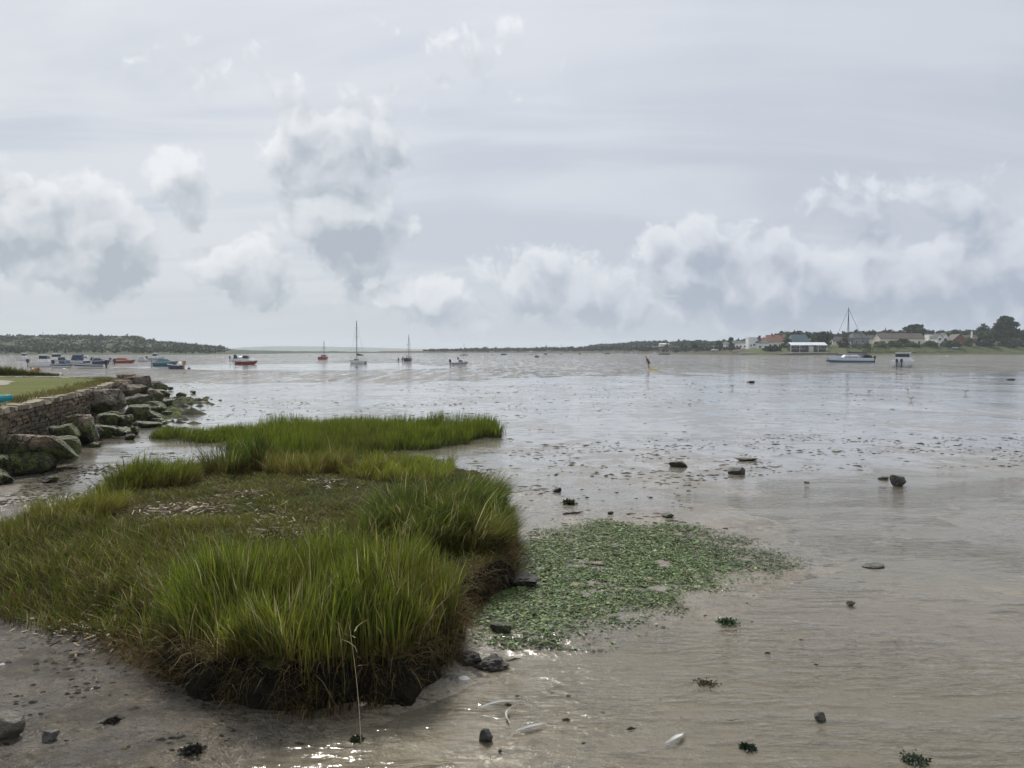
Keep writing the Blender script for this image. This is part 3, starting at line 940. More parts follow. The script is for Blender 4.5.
tree_px("broadleaf_tree", "rounded tree cut by the photo's right edge", 1024, 331, 343, 11, 48, MDG, "round", 500, .1)

# hedges and garden bushes below the houses
for k, (u, vt, vb, w, dd, c, lab) in enumerate([
        (1006, 338, 349, 22, 30, DKG, "dark clipped bush below the tall cedar"),
        (1024, 341, 349, 22, 29, DKG, "dark bush at the photo's right edge below the rounded tree"),
        (986, 336, 347.5, 22, 31, DKG, "largest dark bush below the olive green tree"),
        (969, 338, 347, 13, 31, OLG, "yellow green bush right of the brick gable"),
        (950, 341, 348, 22, 29, MDG, "mid green hedge bush below the brick gable"),
        (930, 341.5, 348, 20, 30, LTG, "light green bush below the white gables"),
        (912, 342, 348.5, 18, 30, MDG, "mid green bush below the long grey roof's right half"),
        (896, 340.5, 348.5, 20, 31, MDG, "bush under the middle of the long grey roof"),
        (903, 339, 346, 14, 36, DKG, "dark bush hard against the long grey roofed house"),
        (880, 341, 349, 16, 30, LTG, "pale rounded bush below the long house's cream gable"),
        (866, 343, 350.5, 14, 28, LTG, "light bush in front of the grey gabled house"),
        (856, 343, 350.5, 12, 27, OLG, "olive bush left of the light one by the grey gabled house"),
        (786, 337.5, 349, 13, 34, MDG, "leafy shrub between the red roofed house and the boathouse"),
        (772, 346, 351.5, 20, 22, DKG, "long dark hedge in front of the red roofed house"),
        (1016, 338.5, 346, 14, 40, OLG, "olive bush between the cedar and the right edge"),
        (1045, 339, 349, 22, 30, MDG, "mid green bush just beyond the dark bush at the right edge")]):
    tree_px("garden_bush", lab, u, vt, vb, w, dd, c, "bush", 700, 0.0, None, "bush", 900 + k)

# far wood as one mass plus the few crowns one can tell apart
WV_U = [425, 440, 455, 470, 478, 485, 492, 500, 507, 515, 535, 560, 580, 600, 640, 680, 700, 720, 760]
WV_T = [351, 350, 349.5, 349, 348.4, 347.8, 348.6, 348.6, 348, 348.8, 347.8, 347.4, 347, 346.8, 347.6, 348, 348, 348, 348]
def wood_z(u, y, dd): return z_of(351.6, y) + (z_of(np.interp(u, WV_U, WV_T), y) - z_of(351.6, y)) * np.random.default_rng(3).uniform(0, .72, len(u))
strip_scrub("far_woodland", "dark band of woodland along the far middle shore", "woodland", 428, 735, (25, 90), wood_z, 22000, 1.15, 80,
            [(BLG, 4), ((.034, .050, .026), 3), ((.046, .060, .030), 1.5)], .5)
H2_U = [590, 602, 615, 630, 645, 660, 675, 690, 705, 725, 760, 800]
H2_T = [346.5, 344.5, 344.2, 342.5, 341.6, 342, 342, 341, 342, 341, 340, 338]
def wood2_z(u, y, dd): return z_of(350, y) + (z_of(np.interp(u, H2_U, H2_T), y) - z_of(350, y)) * np.random.default_rng(4).uniform(0, .85, len(u))
strip_scrub("hillside_woodland", "hazy wooded hillside rising behind the far middle shore", "woodland", 592, 780, (300, 420), wood2_z, 16000, 1.7, 90,
            [((.034, .048, .030), 4), ((.050, .062, .036), 2)], .5)
H3_U = [755, 775, 790, 812, 835, 850, 872, 900, 930, 960, 985, 1040, 1200]
H3_T = [342, 335, 332, 332.5, 334.5, 332.5, 331, 331.5, 332, 330.5, 329, 330, 330]
def wood3_z(u, y, dd): return z_of(347, y) + (z_of(np.interp(u, H3_U, H3_T), y) - z_of(347, y)) * np.random.default_rng(6).uniform(0, .9, len(u))
strip_scrub("garden_woodland", "dark trees and shrubs massed behind the houses on the right shore", "woodland", 757, 1180, (92, 150), wood3_z, 26000, 1.05, 95,
            [(DKG, 4), (MDG, 2.5), (LTG, .8)], .8)
for u, vt, w, lab in [(485, 346.2, 7, "roundest tall crown in the far woodland, near its left end"), (507, 347, 4.5, "small dark crown beside the roundest one in the far woodland"),
                      (513, 347.3, 3.5, "smallest crown on the far woodland's left half"), (441, 349.2, 6, "isolated low tree at the far woodland's left tip")]:
    tree_px("distant_tree", lab, u, vt, 351.8, w, 30, BLG, "round", 300, .1)
for u, vt, w, lab in [(684, 340, 9, "broad crown standing above the hazy hillside's skyline"), (706, 340.2, 5, "slim crown beside the tower house on the hazy hillside"), (646, 341, 8, "domed crown at the left brow of the hazy hillside")]:
    tree_px("distant_tree", lab, u, vt, 348, w, 330, (.034, .048, .030), "round", 300, .1)

# ------------------------------------------------------------------ houses
def hmat(n, c, r=.8): return simple(n, c, r, .10, .8)
WHT, CRM, GRY, BRK = hmat("white_render", (.84, .84, .82)), hmat("cream_render", (.72, .67, .55)), hmat("grey_slate_wall", (.22, .23, .26)), hmat("red_brick", (.20, .070, .045))
RSL, RBR, RRD, RPL = hmat("slate_roof", (.085, .085, .090)), hmat("brown_tile", (.115, .092, .076)), hmat("red_tile", (.17, .075, .055)), hmat("pale_metal_roof", (.66, .70, .72), .4)
TEAL = hmat("blue_green_tile", (.10, .15, .17)); GLS = simple("window_glass", (.03, .035, .045), .12, .1); TIM = hmat("dark_timber", (.055, .050, .048)); STN = hmat("quay_stone", (.13, .115, .095))


def house(name, label, u0, u1, veave, vroof, vbase, dd, wall, roof, rz=0.0, depth=7.0, ridge='x', wins=(), chim=(), parapet=False, group=None, cat="house", hip=0.0, door=None):
    um = (u0 + u1) / 2
    y = shore_at(um, dd); k = y / FPX
    x, _, zb = P(um, vbase, y)
    w = (u1 - u0) * k
    he, hr = z_of(veave, y) - zb, z_of(vroof, y) - zb
    root = empty(name, (x, y + depth / 2, zb), rz)
    hw, hd = w / 2, depth / 2
    mb = MB().box(-hw, hw, -hd, hd, -1.5, he)
    if not parapet and ridge == 'y':
        mb.add([(-hw, -hd, he), (hw, -hd, he), (0, -hd, hr - .12), (-hw, hd, he), (hw, hd, he), (0, hd, hr - .12)], [(0, 1, 2), (5, 4, 3), (1, 4, 5, 2), (3, 0, 2, 5)])
    if not parapet and ridge == 'x' and not hip:
        mb.add([(-hw, -hd, he), (-hw, hd, he), (-hw, 0, hr - .12), (hw, -hd, he), (hw, hd, he), (hw, 0, hr - .12)], [(0, 2, 1), (3, 4, 5), (0, 3, 5, 2), (1, 2, 5, 4)])
    mb.build("wall", wall, root)
    rb = MB(); e = .35; th = .18
    if parapet:
        rb.box(-hw - .1, hw + .1, -hd - .1, hd + .1, he + .003, hr)
    elif ridge == 'x':
        for s in (-1, 1):
            a = [(-hw - e, s * (hd + e), he - e * (hr - he) / hd), (hw + e, s * (hd + e), he - e * (hr - he) / hd), (hw + e - hip, 0, hr), (-hw - e + hip, 0, hr)]
            rb.add(a + [(p_[0], p_[1], p_[2] + th) for p_ in a], [(0, 1, 2, 3), (7, 6, 5, 4), (0, 4, 5, 1), (1, 5, 6, 2), (3, 7, 4, 0)])
        if hip:
            for s in (-1, 1):
                rb.add([(s * (hw + e), -hd - e, he - e * (hr - he) / hd + th), (s * (hw + e), hd + e, he - e * (hr - he) / hd + th), (s * (hw + e - hip), 0, hr + th)], [(0, 1, 2)])
    else:
        for s in (-1, 1):
            a = [(s * (hw + e), -hd - e, he - e * (hr - he) / hw), (s * (hw + e), hd + e, he - e * (hr - he) / hw), (0, hd + e, hr), (0, -hd - e, hr)]
            rb.add(a + [(p_[0], p_[1], p_[2] + th) for p_ in a], [(0, 1, 2, 3), (7, 6, 5, 4), (0, 4, 5, 1), (1, 5, 6, 2), (3, 7, 4, 0)])
    rf = rb.build("roof", roof, root)
    for cxp in chim:
        cz = hr + .9
        MB().box(cxp * hw - .45, cxp * hw + .45, -.4, .4, he, cz).box(cxp * hw - .2, cxp * hw + .2, -.2, .2, cz + .003, cz + .45, .8).build("chimney", BRK if roof is not RSL else RSL, rf)
    for (fx, fz, ww, hh) in wins:
        wx, wz = fx * hw, fz * he
        f = MB().box(wx - ww / 2 - .1, wx + ww / 2 + .1, -hd - .08, -hd + .02, wz - hh / 2 - .1, wz + hh / 2 + .1).build("window", WHT, root)
        MB().box(wx - ww / 2, wx + ww / 2, -hd - .10, -hd - .05, wz - hh / 2, wz + hh / 2).build("pane", GLS, f)
    if door is not None:
        MB().box(door * hw - .5, door * hw + .5, -hd - .06, -hd + .02, .05, 2.1).build("door", TIM, root)
    return tag(root, label, cat, group)


house("bungalow", "long low house with a wide grey brown roof and pale cream gable end", 879, 925, 338.5, 333.4, 347, 52, CRM, RBR, R(4), 9, 'x', [(-.3, .6, 2, 1.2), (.3, .6, 2.4, 1.2), (.75, .55, 1.4, 1.4)], (-.35, .55))
house("white_house", "flat roofed white block with dark glazed balcony behind the long grey roof", 929, 938, 334.5, 333.2, 346, 60, WHT, RSL, R(-3), 6, 'x', [(-.1, .72, 3.4, 1.8)], parapet=True)
house("gabled_house", "narrow white gable with a dark window, left of the paired gables", 937, 942.3, 337.5, 333.8, 346, 46, WHT, RSL, 0, 7, 'y', [(0, .8, 1.6, 1.4)], (.1,))
house("gabled_house", "narrow white gable with tall grey glazing beside the brick gable", 943, 949, 337.5, 333.2, 346, 48, WHT, RSL, R(-6), 7, 'y', [(0, .62, 1.9, 3.0)])
house("brick_house", "red brick gable with a brown tiled roof", 951, 967, 340.5, 334.4, 346.5, 44, BRK, RBR, R(5), 8, 'y', [(0, .5, 1.2, 1.2)])
house("grey_house", "grey gabled house behind the moored yacht's mast", 851, 869, 338, 333.5, 350, 52, GRY, RSL, R(12), 8, 'x', [(-.6, .7, 1.1, 1.6), (.1, .7, 1.2, 1.6), (.65, .7, 1.1, 1.6)], (.2,), hip=2.2)
house("cream_house", "small cream house half hidden by dark trees left of the grey gabled house", 833, 851, 341, 337, 350, 60, CRM, RSL, 0, 7, 'x', [(.6, .7, 1, 1.2)])
house("blue_roofed_house", "house with a blue green roof behind the boathouse", 791, 810, 341.5, 334.8, 349, 62, WHT, TEAL, R(3), 8, 'x', [], hip=1.6)
house("red_roofed_house", "pale house with a long red roof and balcony windows", 769, 787, 341.5, 335, 350.5, 60, CRM, RRD, R(-28), 9, 'x', [(-.5, .55, 1.6, 1.5), (.1, .55, 1.8, 1.5), (.6, .55, 1.4, 1.4)], (-.4, .5))
house("white_house", "tallest white block of the group with a flat parapet and dark chimney", 748.5, 757, 338, 337.2, 350.5, 44, WHT, WHT, 0, 6, 'x', [(-.45, .4, .8, 1), (.3, .45, 1.1, 1)], parapet=True)
house("white_house", "white house with dark flat roof left of the tallest white block", 734, 748.5, 343, 341.2, 350.8, 46, WHT, RSL, 0, 7, 'x', [(-.6, .55, 1, 1.1), (-.1, .55, 1, 1.1), (.5, .55, 1, 1.1)], (.3,), hip=1.2)
house("white_house", "white house with dark hipped roof right of the tallest white block", 757, 769, 343, 341, 350.6, 47, WHT, RSL, 0, 7, 'x', [(-.5, .5, 1.2, 1.1), (.4, .5, 1.2, 1.1)], (-.2,), hip=1.4)
house("white_house", "small white end house behind the ragged dark pine", 726, 734, 344, 342.4, 351, 40, WHT, RSL, 0, 6, 'x', [(-.2, .5, 1, 1)], hip=1.0)
house("cottage", "grey roofed cottage between the yacht's mast and the long low house", 868, 880, 339, 335.4, 348, 75, CRM, RSL, R(8), 7, 'x', [(0, .7, 1.2, 1.2)], hip=1.2)
house("cottage", "cream cottage with a brown roof behind the brick gable", 962, 978, 339, 335.2, 346, 78, CRM, RBR, R(-10), 7, 'x', [(-.3, .7, 1.2, 1.2), (.4, .7, 1.2, 1.2)])
house("cottage", "white cottage low behind bushes below the tall cedar", 1010, 1022, 341.5, 338.6, 348, 40, WHT, RSL, R(6), 6, 'x', [(0, .6, 1.4, 1.1)])
house("cottage", "red roofed cottage left of the long red roof", 760, 771, 341, 338, 349, 75, WHT, RRD, R(15), 7, 'x', [(0, .7, 1.2, 1.2)])
house("cottage", "brown gabled cottage peeping between the boathouse trees", 812, 824, 340, 336, 349, 70, CRM, RBR, R(-8), 7, 'y', [(0, .7, 1.2, 1.2)])
house("tower_house", "hazy pale tower house on the distant wooded hillside", 703.8, 707, 341.5, 340.5, 347, 345, GRY, RSL, 0, 7, 'x', [], parapet=True)
house("long_house", "long pale roofed building half hidden on the hazy hillside", 660, 674, 344.2, 343.4, 347, 290, CRM, RPL, 0, 8, 'x', [])
o = empty("white_chimney", P(971.6, 341, shore_at(972, 70)))
MB().box(-.5, .5, -.5, .5, 0, 6.4, .8).build("stack", WHT, o); MB().box(-.3, .3, -.3, .3, 6.403, 7.0, .8).build("pot", BRK, o)
tag(o, "slim white chimney standing among the dark trees", "chimney")
o = empty("dark_chimney", P(759.5, 341, shore_at(760, 46)))
MB().box(-.55, .55, -.5, .5, 0, 2.9).build("stack", TIM, o); MB().box(-.7, .7, -.65, .65, 2.903, 3.2).build("cap", TIM, o)
tag(o, "dark square chimney beside the tallest white block", "chimney")

# boathouse on its quay
y = shore_at(809, 16); k = y / FPX; w = (827.5 - 791) * k
x, _, zb = P(809, 352, y)
bh = empty("boathouse", (x, y + 4, zb))
MB().box(-w / 2 + .6, w / 2 - .6, -3, 3, -.6, z_of(345.4, y) - zb).build("wall", TIM, bh)
zr = z_of(345.2, y) - zb; zt_ = z_of(342.6, y) - zb
MB().add([(-w / 2, -4.2, zr - .1), (w / 2, -4.2, zr - .1), (w / 2, 0, zt_), (-w / 2, 0, zt_), (-w / 2, -4.2, zr + .1), (w / 2, -4.2, zr + .1), (w / 2, 0, zt_ + .2), (-w / 2, 0, zt_ + .2), (-w / 2, 4.2, zr - .1), (w / 2, 4.2, zr - .1), (-w / 2, 4.2, zr + .1), (w / 2, 4.2, zr + .1)],
         [(0, 3, 2, 1), (4, 5, 6, 7), (0, 1, 5, 4), (8, 9, 2, 3), (11, 10, 7, 6), (8, 10, 11, 9), (0, 4, 7, 3), (1, 2, 6, 5), (3, 7, 10, 8), (2, 9, 11, 6)]).build("roof", RPL, bh)
for f in (-.86, -.58, -.30, .52, .78):
    fr = MB().box(f * w / 2 - 1.0, f * w / 2 + 1.0, -3.08, -2.98, zr * .45, zr * .9).build("window", WHT, bh)
    MB().box(f * w / 2 - .9, f * w / 2 + .9, -3.11, -3.06, zr * .48, zr * .87).build("pane", GLS, fr)
MB().box(.03 * w, .14 * w, -3.07, -2.97, .05, zr * .85).build("door", CRM, bh)
for f in (-.99, -.5, 0, .5, .99):
    MB().box(f * w / 2 - .12, f * w / 2 + .12, -4.0, -3.8, -.6, zr - .05).build("post", CRM, bh)
rl = MB()
for zz in (.5, 1.0): rl.box(-w / 2, w / 2, -3.95, -3.87, zz, zz + .1)
rl.build("railing", TIM, bh)
tag(bh, "long dark boathouse with a pale metal roof on the stone quay", "boathouse")

q = MB()
for u0, u1 in ((742, 792), (792, 838), (838, 868)):
    ya, yb = shore_at(u0, -.4), shore_at(u1, -.4)
    xa, xb = (u0 - CX) / FPX * ya, (u1 - CX) / FPX * yb
    h_ = {742: .9, 792: 1.25, 838: .8}[u0]
    q.add([(xa, ya, -.5), (xb, yb, -.5), (xb, yb, h_), (xa, ya, h_), (xa, ya + 16, -.5), (xb, yb + 16, -.5), (xb, yb + 16, h_ + .3), (xa, ya + 16, h_ + .3)], [(0, 1, 2, 3), (3, 2, 6, 7), (0, 3, 7, 4), (1, 5, 6, 2)])
sw = q.build("sea_wall", STN)
tag(sw, "low dark stone sea wall along the water below the boathouse", "sea wall")

for u, v, dd, c, lab in [(715, 350.5, 8, (.75, .75, .75), "small white car parked by the shore left of the ragged pine"), (955, 347.8, 22, (.30, .36, .42), "grey blue upturned dinghy in the reeds below the brick gable")]:
    y = shore_at(u, dd); o = empty("parked_car" if 'car' in lab else "dinghy", P(u, v + .4, y))
    cm = simple("paint_%d" % u, c, .3, .05)
    if 'car' in lab:
        MB().box(-2.0, 2.0, -.85, .85, .3, .85, .96).frust((-1.2, 1.4, .78, .853), (-.8, .9, .62, 1.33)).build("body", cm, o)
        for wx in (-1.25, 1.25):
            for wy in (-.8, .8): MB().tube((wx, wy - .1, .32), (wx, wy + .1, .32), .32, n=12).build("wheel", TIM, o)
        MB().frust((-1.0, 1.15, .785, .95), (-.8, .9, .665, 1.32)).build("window", GLS, o)
        tag(o, lab, "car")
    else:
        MB().box(-2.2, 2.2, -.8, .8, 0, .7, .35, 0, .75).build("hull", cm, o); MB().box(-2.0, 2.0, -.05, .05, .69, .80).build("keel", TIM, o)
        tag(o, lab, "dinghy")

# ------------------------------------------------------------------ lawn and stone wall
WALL = [(-8.4, 9.0), (-9.6, 12.5), (-11.3, 17), (-13.25, 23), (-15.7, 29.5), (-18.0, 35.2), (-18.9, 37.4), (-20.6, 39.4), (-24, 41.0), (-32, 42.8), (-60, 46)]


def wall_top(y): return np.interp(y, [9, 17, 23, 36, 46], [1.20, 1.19, 1.15, 1.08, 1.02])


LAWN = WALL + [(-90, 46), (-90, 9.0)]
lx = np.arange(-90, -7.8, .6); ly = np.arange(8.8, 46.4, .4)
LX, LY = np.meshgrid(lx, ly)
S = sdf(LX, LY, LAWN)
LZ = wall_top(LY) + .02 + (fbm(LX * .3, LY * .3, 3, 30) - .5) * .12 * sstep(.3, 2, S) + .05 * sstep(1, 6, S)
# pull outside vertices back onto the wall line
P2 = np.stack([LX, LY], -1)
W, H = len(lx), len(ly)
q = (np.arange(H - 1)[:, None] * W + np.arange(W - 1)[None, :])
ok = (np.minimum.reduce([S[:-1, :-1], S[1:, :-1], S[:-1, 1:], S[1:, 1:]]) > -.2).ravel()
q = q.ravel()[ok]
m, b = new_mat("lawn_grass")
p = pos(b); n1 = b.noise(p, .5, 4, .6); n2 = b.noise(p, 5, 5, .7); n3 = b.noise(p, 40, 3, .7)
c = b.mix(b.mr(n1, .42, .58), (.120, .150, .024), (.165, .165, .042))
c = b.mix(b.mr(n2, .50, .62, 0, .7), c, (.145, .125, .05))
c = b.mix(b.mr(n3, .46, .62, 0, .6), c, (.060, .080, .016))
pr = b.n('ShaderNodeBsdfPrincipled', Base_Color=c, Roughness=.9, Normal=b.bump(b.m('ADD', n3, n2), 1.0, .04)); pr.inputs['Specular IOR Level'].default_value = .2
b.out(pr.outputs[0])
lawn = fast_mesh("lawn", np.stack([LX, LY, LZ], -1).reshape(-1, 3), np.stack([q, q + 1, q + W + 1, q + W], 1), None, m, smooth=True)
tag(lawn, "mown lawn behind the stone wall", "lawn", kind="structure")
PATH = [G(u_, v_, 1.24)[:2] for u_, v_ in ((-70, 383), (-70, 378.4), (2, 378.7), (11, 380.2), (8, 382.2), (-4, 383.4))]
qx = np.arange(min(p_[0] for p_ in PATH), max(p_[0] for p_ in PATH), .12); qy = np.arange(min(p_[1] for p_ in PATH), max(p_[1] for p_ in PATH), .12)
QX, QY = np.meshgrid(qx, qy); QS = sdf(QX, QY, LAWN)
QZ = wall_top(QY) + .034 + (fbm(QX * .3, QY * .3, 3, 30) - .5) * .12 * sstep(.3, 2, QS) + .05 * sstep(1, 6, QS)
pin = sdf(QX, QY, PATH) + (fbm(QX * 1.5, QY * 1.5, 3, 31) - .5) * .5
W_ = len(qx); qq = (np.arange(len(qy) - 1)[:, None] * W_ + np.arange(W_ - 1)[None, :]).ravel()[(pin[:-1, :-1] > 0).ravel()]
pth = fast_mesh("path", np.stack([QX, QY, QZ], -1).reshape(-1, 3), np.stack([qq, qq + 1, qq + W_ + 1, qq + W_], 1), None, simple("path_gravel", (.25, .22, .19), .9, .2, 8), smooth=True)
tag(pth, "grey worn path end on the lawn", "path", kind="structure")


def along(path, s):
    for (ax, ay), (bx, by) in zip(path, path[1:]):
        L = math.hypot(bx - ax, by - ay)
        if s <= L: return ax + (bx - ax) * s / L, ay + (by - ay) * s / L, math.atan2(by - ay, bx - ax)
        s -= L
    return path[-1][0], path[-1][1], 0


def wall_stones(rows, z0f, z1f, depth, jit, seed, lmin, lmax, out=0.0, smax=46.0):
    r = random.Random(seed); mb = MB()
    for k in range(rows):
        s = r.uniform(0, .3)
        while s < smax:
            l = r.uniform(lmin, lmax)
            x, y, a = along(WALL, s + l / 2)
            zl, zh = z0f(y), z1f(y)
            za, zb = zl + (zh - zl) * k / rows, zl + (zh - zl) * (k + 1) / rows
            ca, sa = math.cos(a), math.sin(a)
            vs = []
            zb_ = zb - .008 - r.uniform(0, .012)
            for zz in (za + .008, zb_):
                for fx, fy in ((-1, 0), (1, 0), (1, 1), (-1, 1)):
                    dx = fx * (l / 2 - .008) * (1 - r.uniform(0, .05)); dy = (-out - r.uniform(0, jit)) if fy == 0 else depth
                    # outward side of the wall is to the right of its direction of travel
                    vs.append((x + dx * ca - (dy) * sa, y + dx * sa + (dy) * ca, zz + r.uniform(-.012, .012) + (r.uniform(-.02, .05) if rows == 1 and zz == zb_ else 0)))
            mb.add(vs, [(3, 2, 1, 0), (4, 5, 6, 7), (0, 1, 5, 4), (1, 2, 6, 5), (2, 3, 7, 6), (3, 0, 4, 7)])
            s += l
    return mb


m, b = new_mat("wall_stone")
p = pos(b)
rnd = b.n('ShaderNodeNewGeometry').outputs['Random Per Island']
n2 = b.noise(p, 6, 5, .65); n3 = b.noise(p, 30, 4, .6)
c = b.mix(rnd, (.088, .062, .038), (.180, .130, .074))
c = b.mix(b.mr(n2, .50, .62, 0, .8), c, (.042, .042, .030))
c = b.mix(b.mr(b.xyz(p)[2], .9, .45, 0, .5), c, (.030, .036, .018))
pr = b.n('ShaderNodeBsdfPrincipled', Base_Color=c, Roughness=.88, Normal=b.bump(b.m('ADD', n2, n3), 1.0, .03)); b.out(pr.outputs[0])
WSTONE = m
m, b = new_mat("coping_stone")
p = pos(b); rnd = b.n('ShaderNodeNewGeometry').outputs['Random Per Island']
n2 = b.noise(p, 5, 5, .65)
c = b.mix(rnd, (.19, .155, .11), (.30, .25, .18)); c = b.mix(b.mr(n2, .45, .7, 0, .85), c, (.10, .095, .05))
pr = b.n('ShaderNodeBsdfPrincipled', Base_Color=c, Roughness=.9, Normal=b.bump(n2, 1.0, .03)); b.out(pr.outputs[0])
CSTONE = m
sw = empty("stone_wall", (WALL[2][0], WALL[2][1], 0))
def low(y): return .05 + 0 * y
def topw(y): return float(wall_top(y)) - .10
bodyw = wall_stones(9, low, topw, .4, .075, 3, .15, .55)
corew = MB()
for (ax, ay), (bx, by) in zip(WALL, WALL[1:]):
    a = math.atan2(by - ay, bx - ax); nx_, ny_ = -math.sin(a), math.cos(a)
    for (o0, o1) in ((.03, .38),):
        vs = [(ax + nx_ * o0, ay + ny_ * o0, -.1), (bx + nx_ * o0, by + ny_ * o0, -.1), (bx + nx_ * o1, by + ny_ * o1, -.1), (ax + nx_ * o1, ay + ny_ * o1, -.1)]
        vs += [(x_, y_, topw(y_) - .03) for x_, y_, _ in vs]
        corew.add(vs, [(4, 5, 6, 7), (0, 1, 5, 4), (1, 2, 6, 5), (2, 3, 7, 6), (3, 0, 4, 7)])
def shiftb(mb):
    ox, oy = WALL[2]; mb.v = [(x_ - ox, y_ - oy, z_) for x_, y_, z_ in mb.v]; return mb
shiftb(bodyw).build("masonry", WSTONE, sw)
shiftb(corew).build("mortar_core", simple("mortar", (.045, .038, .028), .95, .2, 5), sw)
shiftb(wall_stones(1, topw, lambda y: float(wall_top(y)) + .03, .46, .05, 5, .30, .75, .03)).build("coping", CSTONE, sw)
tag(sw, "curving retaining wall of brown coursed stone with pale coping holding up the lawn", "stone wall")

# unmown grass, dry edge, flowers and kayak on the lawn
r = np.random.default_rng(44)
N = 5000
u = r.uniform(-120, 72, N); v = 375.0 + r.normal(0, .25, N)
hmx = np.interp(u, [-120, -20, 10, 30, 45, 72], [.55, .5, .42, .44, .26, .12])
bp = np.array([G(a, c_, 1.13) for a, c_ in zip(u, v)])
bp[:, 1] = np.minimum(bp[:, 1], 41.5)
o = blades("unmown_grass", bp, hmx * 1.1 * r.uniform(.5, 1.25, N), r.normal(0, .10, (N, 2)), r.uniform(.03, .06, N), vary((.09, .10, .03), N, .3, 1), mixcol([(.10, .12, .03), (.16, .16, .05), (.24, .20, .09)], [3, 3, 1.6], N, .3, 2), leaf_far, segs=2, seed=3)
tag(o, "tall unmown grass along the far edge of the lawn", "grass", kind="stuff")
N = 5000
s_ = r.uniform(4, 33, N); pts = np.array([along(WALL, q_)[:2] + (along(WALL, q_)[2],) for q_ in s_])
off = .22 + np.abs(r.normal(0, .40, N))
bx_, by_ = pts[:, 0] - np.sin(pts[:, 2]) * off, pts[:, 1] + np.cos(pts[:, 2]) * off
o = blades("verge_grass", np.stack([bx_, by_, wall_top(by_) + .02], 1), r.uniform(.05, .16, N), r.normal(0, .06, (N, 2)), r.uniform(.012, .03, N), vary((.14, .125, .05), N, .3, 6), mixcol([(.26, .22, .09), (.19, .18, .05), (.13, .15, .03)], [3, 3, 3], N, .3, 7), leaf_far, segs=2, seed=8)
tag(o, "dry yellowish grass fringe behind the wall's coping", "grass", kind="stuff")
fl = empty("flowering_plant", G(36, 374.6, 1.13))
st = MB(); hd = MB(); rr = random.Random(4)
for k in range(26):
    a, rad = rr.uniform(0, 6.28), rr.uniform(.02, .34)
    bx0, by0 = rad * math.cos(a), rad * math.sin(a); hh = rr.uniform(.18, .38)
    st.tube((bx0 * .6, by0 * .6, 0), (bx0, by0, hh), .012, .008, 4)
    hd.tube((bx0, by0, hh), (bx0 + .01, by0, hh + .07), .035, .05, 5)
st.build("stem", simple("flower_stem", (.06, .08, .02)), fl); hd.build("flower_head", simple("orange_petal", (.50, .22, .045), .6), fl)
tag(fl, "clump of orange flowers in the unmown grass at the lawn's edge", "flowers")

kx, ky, kz = G(1, 410, 1.20)
ky_ = empty("kayak", (kx - 1.25, ky + .25, 1.23), R(-8))
prof = []
for k in range(13):
    t_ = -1 + 2 * k / 12; f = max(.02, (1 - abs(t_) ** 2.4))
    prof.append((t_ * 1.5, .34 * f ** .8, .05 + .14 * abs(t_) ** 3, .30 - .02 * f))
mb = MB(); vs = []
for x_, w_, zl, zh in prof: vs += [(x_, -w_, (zl + zh) / 2 + .02), (x_, -w_ * .7, zl), (x_, w_ * .7, zl), (x_, w_, (zl + zh) / 2 + .02), (x_, w_ * .6, zh), (x_, -w_ * .6, zh)]
fs = []
for k in range(12):
    for j in range(6): fs.append((k * 6 + j, k * 6 + (j + 1) % 6, (k + 1) * 6 + (j + 1) % 6, (k + 1) * 6 + j))
fs += [tuple(range(5, -1, -1)), tuple(range(72, 78))]
mb.add(vs, fs).build("hull", simple("turquoise_plastic", (.035, .30, .36), .35, .06), ky_, True)
MB().box(-.45, .45, -.17, .17, .275, .31).build("cockpit", TIM, ky_)
tag(ky_, "turquoise kayak lying on the lawn just behind the wall's coping", "kayak")

# ------------------------------------------------------------------ boulders
m, b = new_mat("boulder_stone")
p = opos(b); wp = pos(b)
oi = b.n('ShaderNodeObjectInfo')
rndo = oi.outputs['Random']; tint = oi.outputs['Color']
n1 = b.noise(p, 1.6, 5, .6); n2 = b.noise(p, 7, 5, .65); n3 = b.noise(p, 28, 4, .65)
c = b.mix(b.mr(n1, .42, .58), b.mix(1.0, tint, (.55, .55, .55), 'MULTIPLY'), tint)
c = b.mix(b.mr(n3, .51, .62, 0, .75), c, (.055, .050, .040))
ck = b.n('ShaderNodeTexVoronoi', {'feature': 'DISTANCE_TO_EDGE'}, Vector=b.vm('ADD', p, b.vm('SCALE', b.noise(p, 3.0, 4, .6, col=True), .5)), Scale=1.9).outputs['Distance']
c = b.mix(b.mr(ck, .05, .005, 0, .8), c, (.03, .026, .02))
wz = b.xyz(wp)[2]
nzz = b.xyz(b.n('ShaderNodeNewGeometry').outputs['Normal'])[2]
# weed and algae below the tide line
tide = b.m('ADD', wz, b.m('MULTIPLY', b.m('SUBTRACT', n1, .5), .9))
c = b.mix(b.mr(tide, .85, .50), c, b.mix(b.mr(n2, .44, .56), (.032, .034, .012), (.125, .150, .028)))
c = b.mix(b.mr(tide, .22, .0), c, (.014, .013, .010))
pr = b.n('ShaderNodeBsdfPrincipled', Base_Color=c, Roughness=b.mr(tide, .3, 1.0, .45, .85), Normal=b.bump(b.m('ADD', n2, b.m('ADD', b.m('MULTIPLY', n3, .5), b.mr(ck, 0, .06, 0, .5))), 1.0, .16)); b.out(pr.outputs[0])
BOULDER = m
m2_ = m


